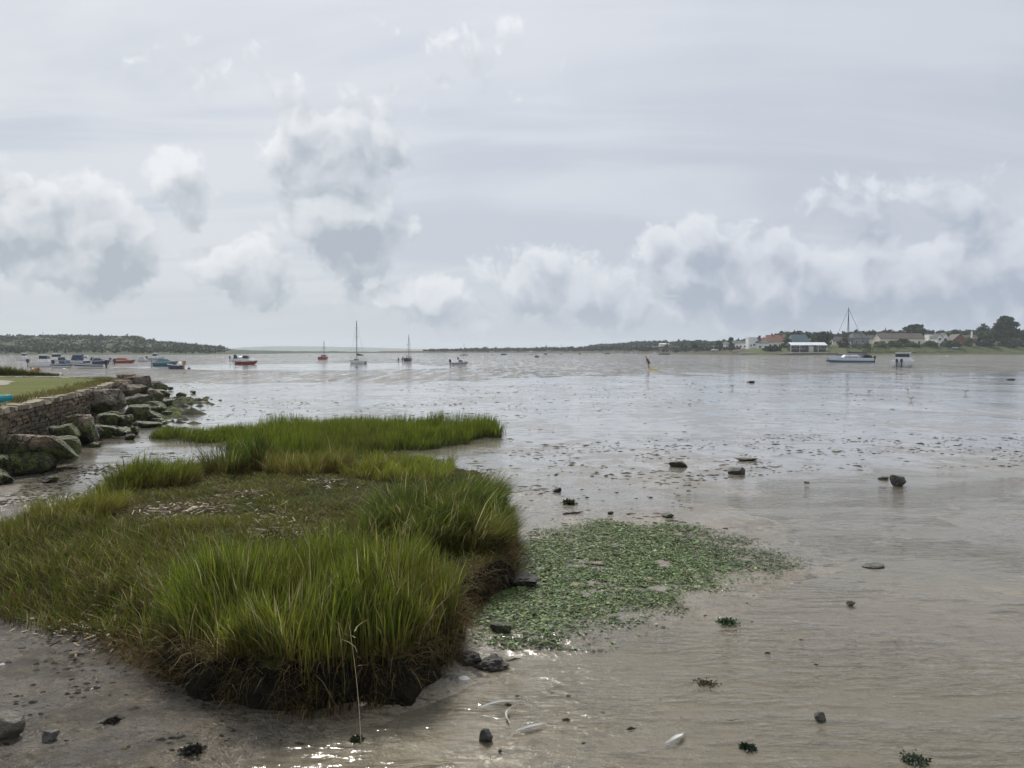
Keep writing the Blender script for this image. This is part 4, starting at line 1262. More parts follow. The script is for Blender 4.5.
def rock_mesh(seed, sx, sy, sz, flat=0.0, rough=.15, sub=3):
    """angular rock: a sphere cut by random planes, then roughened"""
    import bmesh
    r = np.random.default_rng(seed)
    bm = bmesh.new(); bmesh.ops.create_icosphere(bm, subdivisions=sub + 1, radius=1)
    V = np.array([v.co for v in bm.verts])
    for k in range(12):
        nrm_ = r.normal(size=3); nrm_ /= np.linalg.norm(nrm_)
        
        if k == 0: nrm_ = np.array([r.normal(0, .1), r.normal(0, .1), 1]); nrm_ /= np.linalg.norm(nrm_); dcut = .62 - flat * .3
        else: dcut = r.uniform(.48, .80)
        dd = V @ nrm_
        V = V - np.maximum(dd - dcut, 0)[:, None] * nrm_ * .93
    nn = V / np.linalg.norm(V, axis=1, keepdims=True)
    f = fbm(V[:, 0] * 2.2 + seed * 3.1, V[:, 1] * 2.2 + V[:, 2] * 1.7, 4, seed) - .5 + .55 * (fbm(V[:, 0] * 6 + V[:, 2] * 4, V[:, 1] * 6 - V[:, 2] * 3, 3, seed + 2) - .5)
    V = V + nn * f[:, None] * rough * 1.6
    V *= np.array([sx, sy, sz])
    for v, c_ in zip(bm.verts, V): v.co = c_
    me = bpy.data.meshes.new("boulder"); bm.to_mesh(me); bm.free()
    return me


def rock(name, label, cat, loc, size, seed, col, mat=None, rz=0.0, flat=0.0, rough=.14, group=None, sub=3, smooth=False):
    me = rock_mesh(seed, size[0], size[1], size[2], flat, rough, sub)
    me.materials.append(mat or BOULDER)
    if smooth: me.polygons.foreach_set('use_smooth', [True] * len(me.polygons))
    o = bpy.data.objects.new(name, me); COL.objects.link(o)
    o.location = loc; o.rotation_euler = (0, 0, rz); o.color = (*col, 1)
    return tag(o, label, cat, group)


TAN, GR, DK, MO = (.44, .335, .225), (.36, .30, .225), (.19, .155, .11), (.21, .20, .085)
# photo column, photo row of the foot, height of the foot, distance is solved; half sizes in metres
for k, (u, v, z0, sx, sy, sz, col, fl_, rz, lab) in enumerate([
    (36, 473, .05, .90, .75, .52, TAN, .5, .15, "large flat topped tan slab at the near end of the rock bank"),
    (16, 478, .0, .62, .45, .32, MO, .2, .4, "dark mossy rock leaning on the large tan slab"),
    (-6, 488, .0, .35, .3, .22, DK, .1, .0, "small dark rock cut by the left edge of the photo"),
    (60, 462, .05, .40, .40, .36, DK, .1, 1.0, "dark weedy block at the right end of the large tan slab"),
    (82, 441, .15, .50, .45, .48, TAN, .3, .3, "tan topped rock between the mossy rock and the biggest boulder"),
    (66, 446, .1, .42, .36, .36, MO, .0, .8, "green mossy rock at the foot of the wall beside the tan topped rock"),
    (100, 413, .35, .88, .70, .56, GR, .1, -.2, "biggest grey boulder with angular faces, against the wall"),
    (104, 440, .0, .42, .38, .26, MO, .1, .5, "rounded green rock beside the tan topped rock"),
    (116, 436, .0, .32, .30, .20, MO, .1, 1.4, "small green rock at the creek's edge"),
    (110, 427, .1, .38, .36, .28, DK, .1, .2, "mossy rock below the biggest grey boulder"),
    (125, 428, .05, .34, .32, .26, DK, .0, .9, "dark wet rock in front of the biggest grey boulder"),
    (140, 420, .1, .66, .55, .36, DK, .3, -.3, "long dark ledge of weedy rock below the boulders"),
    (146, 429, .0, .46, .34, .16, MO, .4, .1, "low green slab just behind the grass bed"),
    (140, 412, .15, .62, .55, .42, DK, .1, .3, "dark boulder with a green flank on the seaward side"),
    (153, 415, .05, .50, .42, .34, MO, .1, -.4, "green flanked boulder at the seaward foot of the bank"),
    (131, 398, .55, .62, .55, .40, GR, .2, .1, "grey boulder behind the biggest one, near the wall"),
    (119, 392, .7, .55, .5, .38, TAN, .3, .4, "pale rock against the wall above the grey boulder"),
    (148, 404, .25, .74, .6, .46, GR, .1, .6, "grey boulder on the bank's seaward shoulder"),
    (139, 388, .6, .72, .6, .42, GR, .2, -.1, "broad grey rock near the far end of the wall"),
    (127, 383.5, .8, .55, .5, .34, TAN, .2, .2, "small tan rock at the wall's far corner"),
    (154, 393, .2, .80, .7, .42, DK, .2, .5, "dark rock at the far end of the rock bank"),
    (161, 398, .0, .65, .5, .30, MO, .2, -.5, "mossy outermost rock of the bank beside the weedy spit"),
    (163, 408, .0, .50, .42, .26, DK, .2, .7, "low dark rock at the outer foot of the bank")]):
    x, y, z = G(u, v, z0)
    y2 = y + sy * .8
    rock("boulder", lab, "boulder", (x * y2 / y, y2, z0 + sz * .72), (sx * 1.06, sy * 1.06, sz * 1.12), 500 + k, col, None, rz, fl_)
rr_ = random.Random(9)
for k, (u, v, w, lab) in enumerate([(48, 482, 16, "small dark stone at the creek's edge below the large tan slab"), (72, 452, 14, "small mossy stone wedged below the tan topped rock"), (92, 447, 13, "small green stone at the creek's edge left of the rounded green rock"),
        (128, 440, 15, "flat dark stone nearest the creek, right of the small green rock"), (158, 424, 16, "low green stone between the boulders and the grass bed"), (166, 416, 13, "small weedy stone at the bank's seaward foot"),
        (172, 402, 12, "small dark stone where the weedy spit begins"), (180, 396, 10, "knobbly stone on the weedy spit, inner of two"), (169, 390, 9, "dark stone at the weedy spit's far side"), (192, 393, 7, "outermost small stone on the weedy spit"),
        (112, 418, 18, "dark gap stone between the biggest grey boulder and the long ledge"), (122, 404, 16, "tan stone tucked behind the biggest grey boulder's shoulder")]):
    x, y, z = G(u, v, .05 if k < 10 else .3); sx = w * y / FPX * .55
    rock("small_rock", lab, "rock", (x, y + sx * .5, z + sx * .25), (sx, sx * .8, sx * .6), 560 + k, [MO, DK, TAN, MO, GR][k % 5], None, rr_.uniform(0, 3), .1)
for k, (u, v, w, z0, lab) in enumerate([(84, 424, 20, .4, "brown angular stone between the wall and the tan topped rock"), (74, 433, 16, .35, "brown stone low against the wall left of the tan topped rock"), (113, 405, 24, .55, "brown slab wedged between the biggest grey boulder and the wall"),
        (138, 402, 22, .45, "angular brown rock behind the dark boulder with a green flank"), (147, 396, 22, .45, "brown rock between the two far grey rocks"), (118, 434, 18, .15, "small brown stone in the gap beside the mossy rock"),
        (132, 433, 17, .1, "weedy stone between the small green rock and the low green slab"), (150, 418, 20, .15, "dark angular stone beside the green flanked boulder"), (134, 392, 20, .65, "tan angular stone high on the bank's far end"), (93, 433, 20, .25, "dark angular stone in the hollow below the biggest grey boulder")]):
    x, y, z = G(u, v, z0); sx = w * y / FPX * .55
    rock("boulder", lab, "boulder", (x, y + sx * .5, z + sx * .2), (sx, sx * .85, sx * .7), 590 + k, [TAN, DK, GR, TAN, DK][k % 5], None, rr_.uniform(0, 3), .1)
# ------------------------------------------------------------------ boats
PAINT = {}
def paint(c, r=.35):
    k = (c, r)
    if k not in PAINT: PAINT[k] = simple("boat_paint", c, r, .06, 2.0)
    return PAINT[k]

WHITE, OFFW, NAVY, TEALB, RED, BLACK, GREYB, ORNG = (.78, .78, .77), (.55, .55, .54), (.045, .060, .105), (.075, .19, .22), (.28, .065, .05), (.018, .018, .02), (.30, .31, .33), (.50, .24, .06)
ALU = simple("mast_alloy", (.42, .43, .45), .35, .05, 2, 0, .6)
DARKM = simple("dark_mast", (.06, .06, .07), .4, .05, 2)
BGLASS = simple("boat_window", (.02, .025, .032), .08, .05)


def hull_sections(L, B, F, draft=.18, n=14, bow=1.0):
    secs = []
    for k in range(n + 1):
        s = k / n
        hb = B / 2 * (.86 + .14 * min(1, s / .35)) * (1 - max(0, (s - .38) / .62) ** 2.3) + .012
        sh = F * (1 + .38 * bow * s ** 2.2)
        kz = -draft * (1 - s ** 5) + .1 * s ** 8
        x = -L / 2 + L * s
        rk = .14 * L * s ** 4     # raked stem: upper edge runs forward
        secs.append((x, hb, sh, kz, rk))
    return secs


def add_hull(root, L, B, F, col, draft=.18, bow=1.0, stripe=None, band=(.46, .72), inner=GREYB, rim=None):
    S = hull_sections(L, B, F, draft, bow=bow)
    vs, fs = [], []
    for x, hb, sh, kz, rk in S:
        vs += [(x + rk, hb, sh), (x + rk * .45, hb * .94, sh * .38), (x + rk * .1, hb * .68, kz * .55), (x, 0, kz), (x + rk * .1, -hb * .68, kz * .55), (x + rk * .45, -hb * .94, sh * .38), (x + rk, -hb, sh)]
    for k in range(len(S) - 1):
        for j in range(6): fs.append((k * 7 + j, k * 7 + j + 1, (k + 1) * 7 + j + 1, (k + 1) * 7 + j))
    fs.append(tuple(range(6, -1, -1))); m_ = (len(S) - 1) * 7; fs.append(tuple(range(m_, m_ + 7)))
    h = mesh_obj("hull", vs, fs, paint(col), root, True)
    dv, df_ = [], []
    for x, hb, sh, kz, rk in S: dv += [(x + rk, hb * .97, sh - .05), (x + rk, -hb * .97, sh - .05)]
    for k in range(len(S) - 1): df_.append((2 * k, 2 * k + 1, 2 * k + 3, 2 * k + 2))
    mesh_obj("deck", dv, df_, paint(inner, .5), root)
    gv, gf = [], []
    for x, hb, sh, kz, rk in S:
        for sg in (1, -1):
            gv += [(x + rk, sg * (hb + .02), sh - .06), (x + rk, sg * (hb + .02), sh + .03), (x + rk, sg * (hb - .06), sh + .03), (x + rk, sg * (hb - .06), sh - .06)]
    for k in range(len(S) - 1):
        for o_ in (0, 4):
            for j in range(4): gf.append((k * 8 + o_ + j, k * 8 + o_ + (j + 1) % 4, (k + 1) * 8 + o_ + (j + 1) % 4, (k + 1) * 8 + o_ + j))
    mesh_obj("gunwale", gv, gf, paint(rim or stripe or OFFW), root)
    if stripe:
        sv, sf = [], []
        for x, hb, sh, kz, rk in S:
            for sg in (1, -1):
                sv += [(x + rk * .62, sg * (hb * .955 + .015), sh * band[0]), (x + rk * .85, sg * (hb * .985 + .015), sh * band[1])]
        for k in range(len(S) - 1):
            for o_ in (0, 2): sf.append((k * 4 + o_, k * 4 + o_ + 1, (k + 1) * 4 + o_ + 1, (k + 1) * 4 + o_))
        mesh_obj("stripe", sv, sf, paint(stripe), root)
    return S


def add_outboard(root, L, F, y=0.0, col=BLACK, tilt=.0, sc=1.0, name="outboard"):
    x = -L / 2 - .12
    o = MB().frust((x - .34 * sc, x + .02, .17 * sc, F + .10), (x - .38 * sc, x - .06, .14 * sc, F + .58 * sc))
    o.box(x - .25 * sc, x - .10, -.07 * sc, .07 * sc, -.30, F + .10)
    o.box(x - .42 * sc, x + .02, -.06, .06, -.26, -.20)
    if tilt:
        M_ = Matrix.Rotation(tilt, 3, 'Y'); piv = Vector((x, 0, F))
        o.v = [tuple(piv + M_ @ (Vector(p_) - piv)) for p_ in o.v]
    o.v = [(a, c + y, d_) for a, c, d_ in o.v]
    return o.build(name, paint(col), root)


def boat_root(name, u, v, rz):
    x, y, _ = G(u, v)
    return empty(name, (x, y, 0.0), rz)


def motorboat(name, label, u, v, L, rz, hull=WHITE, cab=WHITE, style='cuddy', stripe=None, ob=1, obcol=BLACK, B=None, F=None, group=None, tilt=0.0, inner=GREYB):
    root = boat_root(name, u, v, rz)
    B = B or L * .37; F = F or .16 * L ** .5 + .22
    add_hull(root, L, B, F, hull, stripe=stripe, inner=inner)
    if style == 'cuddy':       # fore cabin and windscreen
        MB().frust((-.02 * L, .34 * L, B * .36, F * .95), (.02 * L, .26 * L, B * .29, F + .62)).build("cabin", paint(cab), root)
        MB().frust((-.025 * L, .30 * L, B * .345, F + .20), (.005 * L, .265 * L, B * .318, F + .46)).build("window", BGLASS, root)
        MB().frust((-.07 * L, .02 * L, B * .32, F + .55), (-.10 * L, -.04 * L, B * .28, F + .98)).build("windscreen", BGLASS, root)
    if style == 'wheel':       # upright wheelhouse
        MB().frust((-.12 * L, .20 * L, B * .33, F * .95), (-.10 * L, .13 * L, B * .29, F + 1.25)).build("wheelhouse", paint(cab), root)
        MB().frust((-.123 * L, .180 * L, B * .325, F + .62), (-.112 * L, .152 * L, B * .312, F + 1.08)).build("window", BGLASS, root)
        MB().frust((-.16 * L, .17 * L, B * .33, F + 1.253), (-.16 * L, .17 * L, B * .32, F + 1.31)).build("cabin_roof", paint(cab), root)
        MB().frust((.18 * L, .38 * L, B * .27, F * .95), (.18 * L, .33 * L, B * .22, F + .28)).build("foredeck", paint(cab), root)
    if style == 'canopy':      # windscreen and dark folding canopy
        MB().frust((.02 * L, .36 * L, B * .34, F * .95), (.02 * L, .28 * L, B * .27, F + .34)).build("foredeck", paint(cab), root)
        MB().frust((-.32 * L, .10 * L, B * .40, F * .95), (-.25 * L, .0, B * .30, F + .95)).build("canopy", paint(NAVY if cab != TEALB else TEALB, .8), root)
        MB().frust((.0, .125 * L, B * .385, F + .10), (-.02 * L, .04 * L, B * .33, F + .60)).build("windscreen", BGLASS, root)
    if style == 'covered':     # boat under a stretched cover
        MB().frust((-.44 * L, .40 * L, B * .40, F * .98), (-.20 * L, .16 * L, B * .10, F + .52)).build("cover", paint(cab, .8), root)
    if style == 'open':
        MB().box(-.05 * L, .02 * L, -B * .36, B * .36, F - .12, F + .02).box(-.30 * L, -.23 * L, -B * .36, B * .36, F - .12, F + .02).build("thwart", paint(OFFW), root)
        MB().box(.04 * L, .13 * L, -.22, .22, F - .1, F + .42, .8).build("console", paint(cab), root)
    if style in ('cuddy', 'wheel', 'canopy'):
        rl = MB()
        for sg in (-1, 1):
            rl.path([(.18 * L, sg * B * .42, F * 1.1 + .35), (.36 * L, sg * B * .28, F * 1.2 + .38), (.53 * L, sg * .05, F * 1.36 + .40)], [.022] * 3, 5)
            for f, g_ in ((.18, .42), (.36, .28), (.52, .06)): rl.tube((f * L, sg * B * g_, F), (f * L, sg * B * g_, F * 1.15 + .36), .018, n=5)
        rl.build("rail", ALU, root)
    if ob == 1: add_outboard(root, L, F, 0, obcol, tilt)
    if ob == 2:
        for yy in (-.32, .32): add_outboard(root, L, F * .8, yy, obcol, 0, .95)
    return tag(root, label, "motorboat" if ob else "boat", group)


def sailboat(name, label, u, v, L, rz, mast_h, hull=WHITE, cab=WHITE, stripe=None, cover=NAVY, B=None, group=None, F=.75, mastmat=None, boom=True, rig=.018, extra=None):
    root = boat_root(name, u, v, rz)
    B = B or L * .32
    add_hull(root, L, B, F, hull, draft=.35, stripe=stripe, inner=OFFW, band=(.16, .40), rim=WHITE if stripe else None)
    MB().frust((-.16 * L, .24 * L, B * .30, F * .97), (-.14 * L, .16 * L, B * .24, F + .45 + .03 * L)).build("cabin", paint(cab), root)
    MB().frust((-.145 * L, .19 * L, B * .292, F + .14), (-.138 * L, .168 * L, B * .272, F + .33)).build("window", BGLASS, root)
    mx = .08 * L
    mt = MB().tube((mx, 0, F + .45), (mx, 0, mast_h), .075, .055, 8).box(mx - .03, mx + .03, -.55, .55, mast_h * .62, mast_h * .62 + .05).build("mast", mastmat or ALU, root)
    st = MB()
    for p_ in ((.56 * L, 0, F * 1.36), (-.49 * L, 0, F), (mx, B * .46, F), (mx, -B * .46, F)):
        st.tube(p_, (mx, 0, mast_h * .97), rig, n=4)
    st.build("rigging", DARKM, mt)
    if boom:
        bm_ = MB().tube((mx - .08, 0, F + 1.05), (-.38 * L, 0, F + 1.0), .05, n=6).build("boom", mastmat or ALU, root)
        MB().path([(mx - .1, 0, F + 1.22), (-.12 * L, 0, F + 1.18), (-.36 * L, 0, F + 1.08)], [.17, .14, .08], 8).build("sail_cover", paint(cover, .8), bm_)
    rl = MB()
    for sg in (-1, 1):
        for f in (.50, .42): rl.tube((f * L, sg * B * .12 * (1.2 if f < .5 else .5), F * 1.2), (f * L, sg * B * .12 * (1.2 if f < .5 else .5), F * 1.3 + .5), .016, n=4)
        for f in (-.47, -.40): rl.tube((f * L, sg * B * .42, F), (f * L, sg * B * .42, F + .6), .016, n=4)
        rl.tube((-.47 * L, sg * B * .42, F + .6), (-.40 * L, sg * B * .42, F + .6), .016, n=4)
    rl.tube((-.47 * L, -B * .42, F + .6), (-.47 * L, B * .42, F + .6), .016, n=4)
    rl.build("rail", ALU, root)
    MB().box(-.505 * L - .04, -.5 * L - .005, -.16, .16, -.4, F * .8).build("rudder", paint(cover), root)
    return tag(root, label, "sailboat", group)


GL = "boats moored in the channel"
# cluster on the left
motorboat("motorboat", "long white cabin boat with a black outboard, leftmost of the left cluster", 44, 367, 3.9, R(8), WHITE, WHITE, 'wheel', None, 1, BLACK, 1.6, .62, GL)
motorboat("motorboat", "dark teal cabin boat with a white hull, front of the left cluster", 62.5, 368, 3.4, R(-24), WHITE, TEALB, 'cuddy', NAVY, 1, BLACK, 1.5, .55, GL)
motorboat("motorboat", "white cruiser with a dark canopy behind the teal cabin boat", 76, 365.5, 3.9, R(150), OFFW, WHITE, 'canopy', None, 0, BLACK, 1.7, .8, GL)
motorboat("motorboat", "white cabin boat with a dark hull stripe beside the cruiser with a canopy", 91, 368.6, 3.2, R(200), WHITE, WHITE, 'cuddy', NAVY, 1, BLACK, 1.5, .6, GL)
motorboat("motorboat", "navy hulled boat half hidden behind the white cabin boat with a dark stripe", 97, 365, 3.4, R(12), NAVY, NAVY, 'covered', None, 0, BLACK, 1.5, .65, GL)
motorboat("motorboat", "pale grey cabin boat at the back of the left cluster", 57, 364, 3.6, R(170), OFFW, WHITE, 'wheel', None, 0, BLACK, 1.6, .7, GL)
motorboat("motorboat", "low bright red boat with a dark outboard, alone right of the left cluster", 122.5, 363.2, 4.0, R(4), RED, RED, 'covered', None, 1, BLACK, 1.6, .52, GL)
motorboat("motorboat", "small grey boat under a cover, behind the teal covered boat", 142.5, 361.8, 2.4, R(160), OFFW, GREYB, 'covered', None, 0, BLACK, 1.3, .5, GL)
motorboat("motorboat", "white cabin boat with blue trim, farthest back beside the small grey boat", 155, 361, 3.2, R(6), WHITE, WHITE, 'wheel', NAVY, 1, BLACK, 1.5, .6, GL)
motorboat("motorboat", "teal covered boat lying behind the small orange and navy boat", 164.5, 366, 3.3, R(10), TEALB, TEALB, 'covered', None, 1, GREYB, 1.5, .60, GL, 0, TEALB)
motorboat("motorboat", "small navy boat with an orange stern, nearest to the rock bank", 175.5, 369, 1.9, R(172), NAVY, NAVY, 'open', None, 1, (.40, .22, .09), 1.0, .5, GL)
motorboat("motorboat", "white boat with a dark outboard behind the red hulled cabin boat", 236.5, 361.5, 2.2, R(20), WHITE, OFFW, 'canopy', None, 1, BLACK, 1.2, .6, GL)
motorboat("motorboat", "red hulled boat with a white cabin, right of the dark outboard boat", 245.5, 364.3, 3.4, R(3), RED, WHITE, 'wheel', RED, 0, BLACK, 1.5, .45, GL)
motorboat("motorboat", "white sports boat with dark windows, low in the water at the middle of the channel", 459, 365.4, 2.4, R(-8), WHITE, WHITE, 'cuddy', NAVY, 1, BLACK, 1.1, .42, GL)
motorboat("motorboat", "white boat seen from astern with twin dark outboards and an open cabin arch", 903, 367, 6.0, R(54), WHITE, WHITE, 'wheel', None, 2, (.03, .035, .06), 3.0, .90, GL)
motorboat("motorboat", "small white open boat between the red boat and the left cluster", 107, 364.4, 2.2, R(175), WHITE, OFFW, 'open', None, 1, BLACK, 1.2, .45, GL)
motorboat("motorboat", "small white cabin boat far behind the left cluster", 84, 361, 3.0, R(15), WHITE, WHITE, 'cuddy', None, 0, BLACK, 1.4, .6, GL)
motorboat("motorboat", "small white wheelhouse boat at the far left behind the unmown grass", 24, 360.5, 3.0, R(10), WHITE, WHITE, 'wheel', None, 0, BLACK, 1.4, .6, GL)
# distant small ones
for u, v, L, rz, h_, c_, st_, lab in [
        (503.5, 354.9, 3.0, R(6), BLACK, GREYB, 'covered', "dark low boat far off below the smallest woodland crown"),
        (537, 357.2, 1.7, R(150), BLACK, BLACK, 'open', "tiny dark dinghy near the three distant masts"),
        (579.5, 354.2, 2.2, R(0), NAVY, GREYB, 'covered', "tiny dark boat alone right of the three distant masts"),
        (607, 353.9, 4.2, R(5), BLACK, GREYB, 'cuddy', "dark hulled boat in the far row below the woodland"),
        (599.5, 353.7, 2.4, R(5), WHITE, WHITE, 'cuddy', "small white boat left of the far row's dark hull"),
        (618.5, 353.8, 3.4, R(-5), WHITE, WHITE, 'cuddy', "white boat right of the far row's dark hull"),
        (631, 353.9, 3.6, R(8), OFFW, WHITE, 'wheel', "grey white wheelhouse boat in the middle of the far row"),
        (636, 354.1, 1.2, R(80), WHITE, WHITE, 'open', "tiniest white boat of the far row beside the wheelhouse boat"),
        (655, 354.0, 4.0, R(0), WHITE, OFFW, 'covered', "white covered boat above the wading person, right end of the far row"),
        (664, 354.6, 6.5, R(2), BLACK, (.06, .05, .04), 'covered', "long dark barge beside the white covered boat"),
        (9, 356.4, 2.6, R(20), WHITE, WHITE, 'cuddy', "small white boat with a dark bow below the headland, left end of the picture"),
        (492, 355.2, 1.2, R(10), OFFW, OFFW, 'open', "tiny pale boat left of the dark low boat far off")]:
    motorboat("distant_boat", lab, u, v, L, rz, h_, c_, st_, None, 0, BLACK, None, None, "distant boats near the far shore")

# yachts
sailboat("sailing_boat", "red hulled sailing boat with a slim mast, left of the white one", 323.5, 359.6, 3.6, R(70), 5.2, RED, RED, None, RED, 1.5, GL, .75, DARKM, False, .012)
sailboat("sailing_boat", "white sailing boat with the tallest mast of the middle three", 358, 364, 3.2, R(155), 8.0, WHITE, WHITE, None, BLACK, 1.6, GL, .55, DARKM, True, .012)
sailboat("sailing_boat", "dark hulled sailing boat end on, right of the white one with the tallest mast", 408.5, 361.4, 3.6, R(80), 6.1, (.10, .10, .11), OFFW, None, BLACK, 1.5, GL, .8, DARKM, False, .012)
sailboat("sailing_boat", "faint far sailing boat below the far wood's left tip", 463.5, 355.6, 4.0, R(30), 6.3, OFFW, OFFW, None, NAVY, 1.5, GL, .5, ALU, False, .008)
sailboat("sailing_boat", "far white sailing boat, left of the three distant masts", 531.5, 354.6, 4.2, R(20), 6.0, WHITE, WHITE, None, WHITE, 1.6, GL, .6, ALU, True, .008)
sailboat("sailing_boat", "far dark sailing boat, middle of the three distant masts", 546, 354.4, 3.8, R(60), 6.8, BLACK, OFFW, None, NAVY, 1.6, GL, .7, DARKM, False, .008)
sailboat("sailing_boat", "far grey sailing boat, right of the three distant masts", 561, 354.3, 3.8, R(70), 6.8, GREYB, OFFW, None, NAVY, 1.6, GL, .6, DARKM, False, .008)
yt = sailboat("sailing_yacht", "large pale blue and white yacht with a blue sail cover, moored off the boathouse", 851, 362.6, 8.4, R(176), 11.4, (.60, .69, .82), WHITE, NAVY, NAVY, 2.7, GL, .92, simple("blue_mast", (.07, .085, .12), .4, .05), True, .03)
MB().frust((-4.0, -1.9, 1.0, .9), (-3.7, -2.4, .85, 1.55)).build("dodger", paint(BLACK, .8), yt)
add_outboard(yt, 8.4, .7, .4, BLACK, 0, 1.2)
# posts and buoys
for u, v, hh, lab in [(398.6, 361.2, .85, "dark mooring post, left of the pair beside the dark sailing boat"), (402.4, 361.2, 1.0, "dark mooring post with a leaning top, right of the pair beside the dark sailing boat")]:
    x, y, _ = G(u, v); o = empty("mooring_post", (x, y, 0))
    MB().path([(0, 0, -.6), (.02, 0, hh * .6), (.16 if 'lean' in lab else .0, 0, hh)], [.14, .13, .10], 8).build("post", DARKM, o)
    MB().tube((-.16, 0, .30), (-.16, .0, .52), .10, .06, 8).build("fender", paint(BLACK), o)
    tag(o, lab, "post")
for u, v, r_, c_, lab in [(189, 368.6, .24, BLACK, "dark mooring buoy floating right of the small orange and navy boat"), (356.5, 367.6, .16, BLACK, "small dark buoy below the white sailing boat"),
                          (477, 361.0, .16, WHITE, "small white buoy right of the white sports boat"), (302, 355.6, .32, GREYB, "grey buoy left of the red sailing boat"), (310, 355.9, .30, BLACK, "dark buoy right of the grey one by the red sailing boat")]:
    x, y, _ = G(u, v); o = empty("mooring_buoy", (x, y, 0))
    mb = MB(); prof = [(-.6, .5), (-.2, .95), (.1, 1.0), (.45, .8), (.7, .35), (.85, .22)]
    for (z0, a0), (z1, a1) in zip(prof, prof[1:]): mb.tube((0, 0, z0 * r_), (0, 0, z1 * r_), a0 * r_, a1 * r_, 10)
    mb.build("float", paint(c_), o, True); MB().tube((0, 0, .8 * r_), (0, 0, 1.25 * r_), .08 * r_, .05 * r_, 6).build("ring", DARKM, o)
    tag(o, lab, "buoy")

# ------------------------------------------------------------------ person wading beside a yellow board
def skin_mesh(name, pts, edges, radii, mat, parent, levels=2):
    me = bpy.data.meshes.new(name + "_cage"); me.from_pydata(pts, edges, [])
    o = bpy.data.objects.new(name + "_cage", me); COL.objects.link(o)
    o.modifiers.new("s", 'SKIN'); sub = o.modifiers.new("u", 'SUBSURF'); sub.levels = levels
    for v_, r_ in zip(me.skin_vertices[0].data, radii): v_.radius = r_ if isinstance(r_, tuple) else (r_, r_)
    me.skin_vertices[0].data[0].use_root = True
    dg = bpy.context.evaluated_depsgraph_get()
    m2 = bpy.data.meshes.new_from_object(o.evaluated_get(dg)); m2.name = name
    bpy.data.objects.remove(o)
    m2.materials.clear(); m2.materials.append(mat)
    m2.polygons.foreach_set('use_smooth', [True] * len(m2.polygons))
    n_ = bpy.data.objects.new(name, m2); COL.objects.link(n_)
    if parent: n_.parent = parent
    return n_


px_, py_, _ = G(648.6, 369)
SKIN = simple("skin", (.42, .25, .18), .5, .05); REDT = simple("dark_red_cloth", (.16, .022, .030), .8, .15); HAIR = simple("dark_hair", (.03, .022, .018), .7, .2); SHRT = simple("dark_shorts", (.035, .022, .030), .8, .1)
# stands facing left (-x), leaning forward
J = dict(pel=(0, 0, .88), wst=(-.05, 0, 1.02), chs=(-.17, 0, 1.26), nck=(-.27, 0, 1.42), hd0=(-.33, 0, 1.50), hd1=(-.40, 0, 1.62),
         hl=(.02, .10, .84), kl=(-.05, .12, .46), al=(.04, .12, .05), fl=(-.12, .13, -.02), hr=(.02, -.10, .84), kr=(.02, -.12, .46), ar=(.10, -.12, .05), fr=(-.06, -.13, -.02),
         sl=(-.21, .19, 1.34), el=(-.22, .25, 1.06), wl=(-.34, .20, .86), nl=(-.39, .18, .78), sr=(-.21, -.19, 1.34), er=(-.20, -.25, 1.06), wr=(-.30, -.22, .84), nr=(-.34, -.20, .76))
ks = list(J); E_ = [("pel", "wst"), ("wst", "chs"), ("chs", "nck"), ("nck", "hd0"), ("hd0", "hd1"), ("pel", "hl"), ("hl", "kl"), ("kl", "al"), ("al", "fl"), ("pel", "hr"), ("hr", "kr"), ("kr", "ar"), ("ar", "fr"),
                    ("chs", "sl"), ("sl", "el"), ("el", "wl"), ("wl", "nl"), ("chs", "sr"), ("sr", "er"), ("er", "wr"), ("wr", "nr")]
RD = dict(pel=(.14, .12), wst=(.13, .11), chs=(.15, .12), nck=.06, hd0=(.085, .075), hd1=(.10, .085), hl=.10, kl=.065, al=.045, fl=(.045, .03), hr=.10, kr=.065, ar=.045, fr=(.045, .03), sl=.065, el=.045, wl=.034, nl=(.035, .02), sr=.065, er=.045, wr=.034, nr=(.035, .02))
per = skin_mesh("person", [J[k] for k in ks], [(ks.index(a), ks.index(c)) for a, c in E_], [RD[k] for k in ks], SKIN, None)
per.location = (px_, py_, .02)
tk = ["pel", "wst", "chs", "nck", "sl", "el", "sr", "er"]
skin_mesh("jacket", [J[k] for k in tk], [(0, 1), (1, 2), (2, 3), (2, 4), (4, 5), (2, 6), (6, 7)], [(.17, .15), (.165, .145), (.185, .155), .085, .09, .068, .09, .068], REDT, per)
tk = ["pel", "hl", "kl", "hr", "kr"]
skin_mesh("shorts", [J[k] if k[0] != 'k' else tuple(a * .55 + c * .45 for a, c in zip(J[k], J['h' + k[1]])) for k in tk], [(0, 1), (1, 2), (0, 3), (3, 4)], [(.155, .135), .115, .095, .115, .095], SHRT, per)
skin_mesh("hair", [(-.33, 0, 1.56), (-.36, 0, 1.66), (-.42, 0, 1.70)], [(0, 1), (1, 2)], [(.09, .09), (.105, .10), (.08, .08)], HAIR, per)
tag(per, "person in a dark red top leaning forward beside a yellow board on the far mud", "person")
bx, by, _ = G(652.4, 369.4)
bd = empty("paddle_board", (bx, by - .2, .05), R(6))
mb = MB(); vs = []
for k in range(11):
    t_ = -1 + .2 * k; w_ = .30 * max(.02, 1 - abs(t_) ** 2.6) ** .6; z_ = .10 * max(0, t_) ** 3
    vs += [(t_ * .62, -w_, z_), (t_ * .62, w_, z_), (t_ * .62, w_ * .96, z_ + .10), (t_ * .62, -w_ * .96, z_ + .10)]
fs = [(k * 4 + j, k * 4 + (j + 1) % 4, (k + 1) * 4 + (j + 1) % 4, (k + 1) * 4 + j) for k in range(10) for j in range(4)] + [(3, 2, 1, 0), (40, 41, 42, 43)]
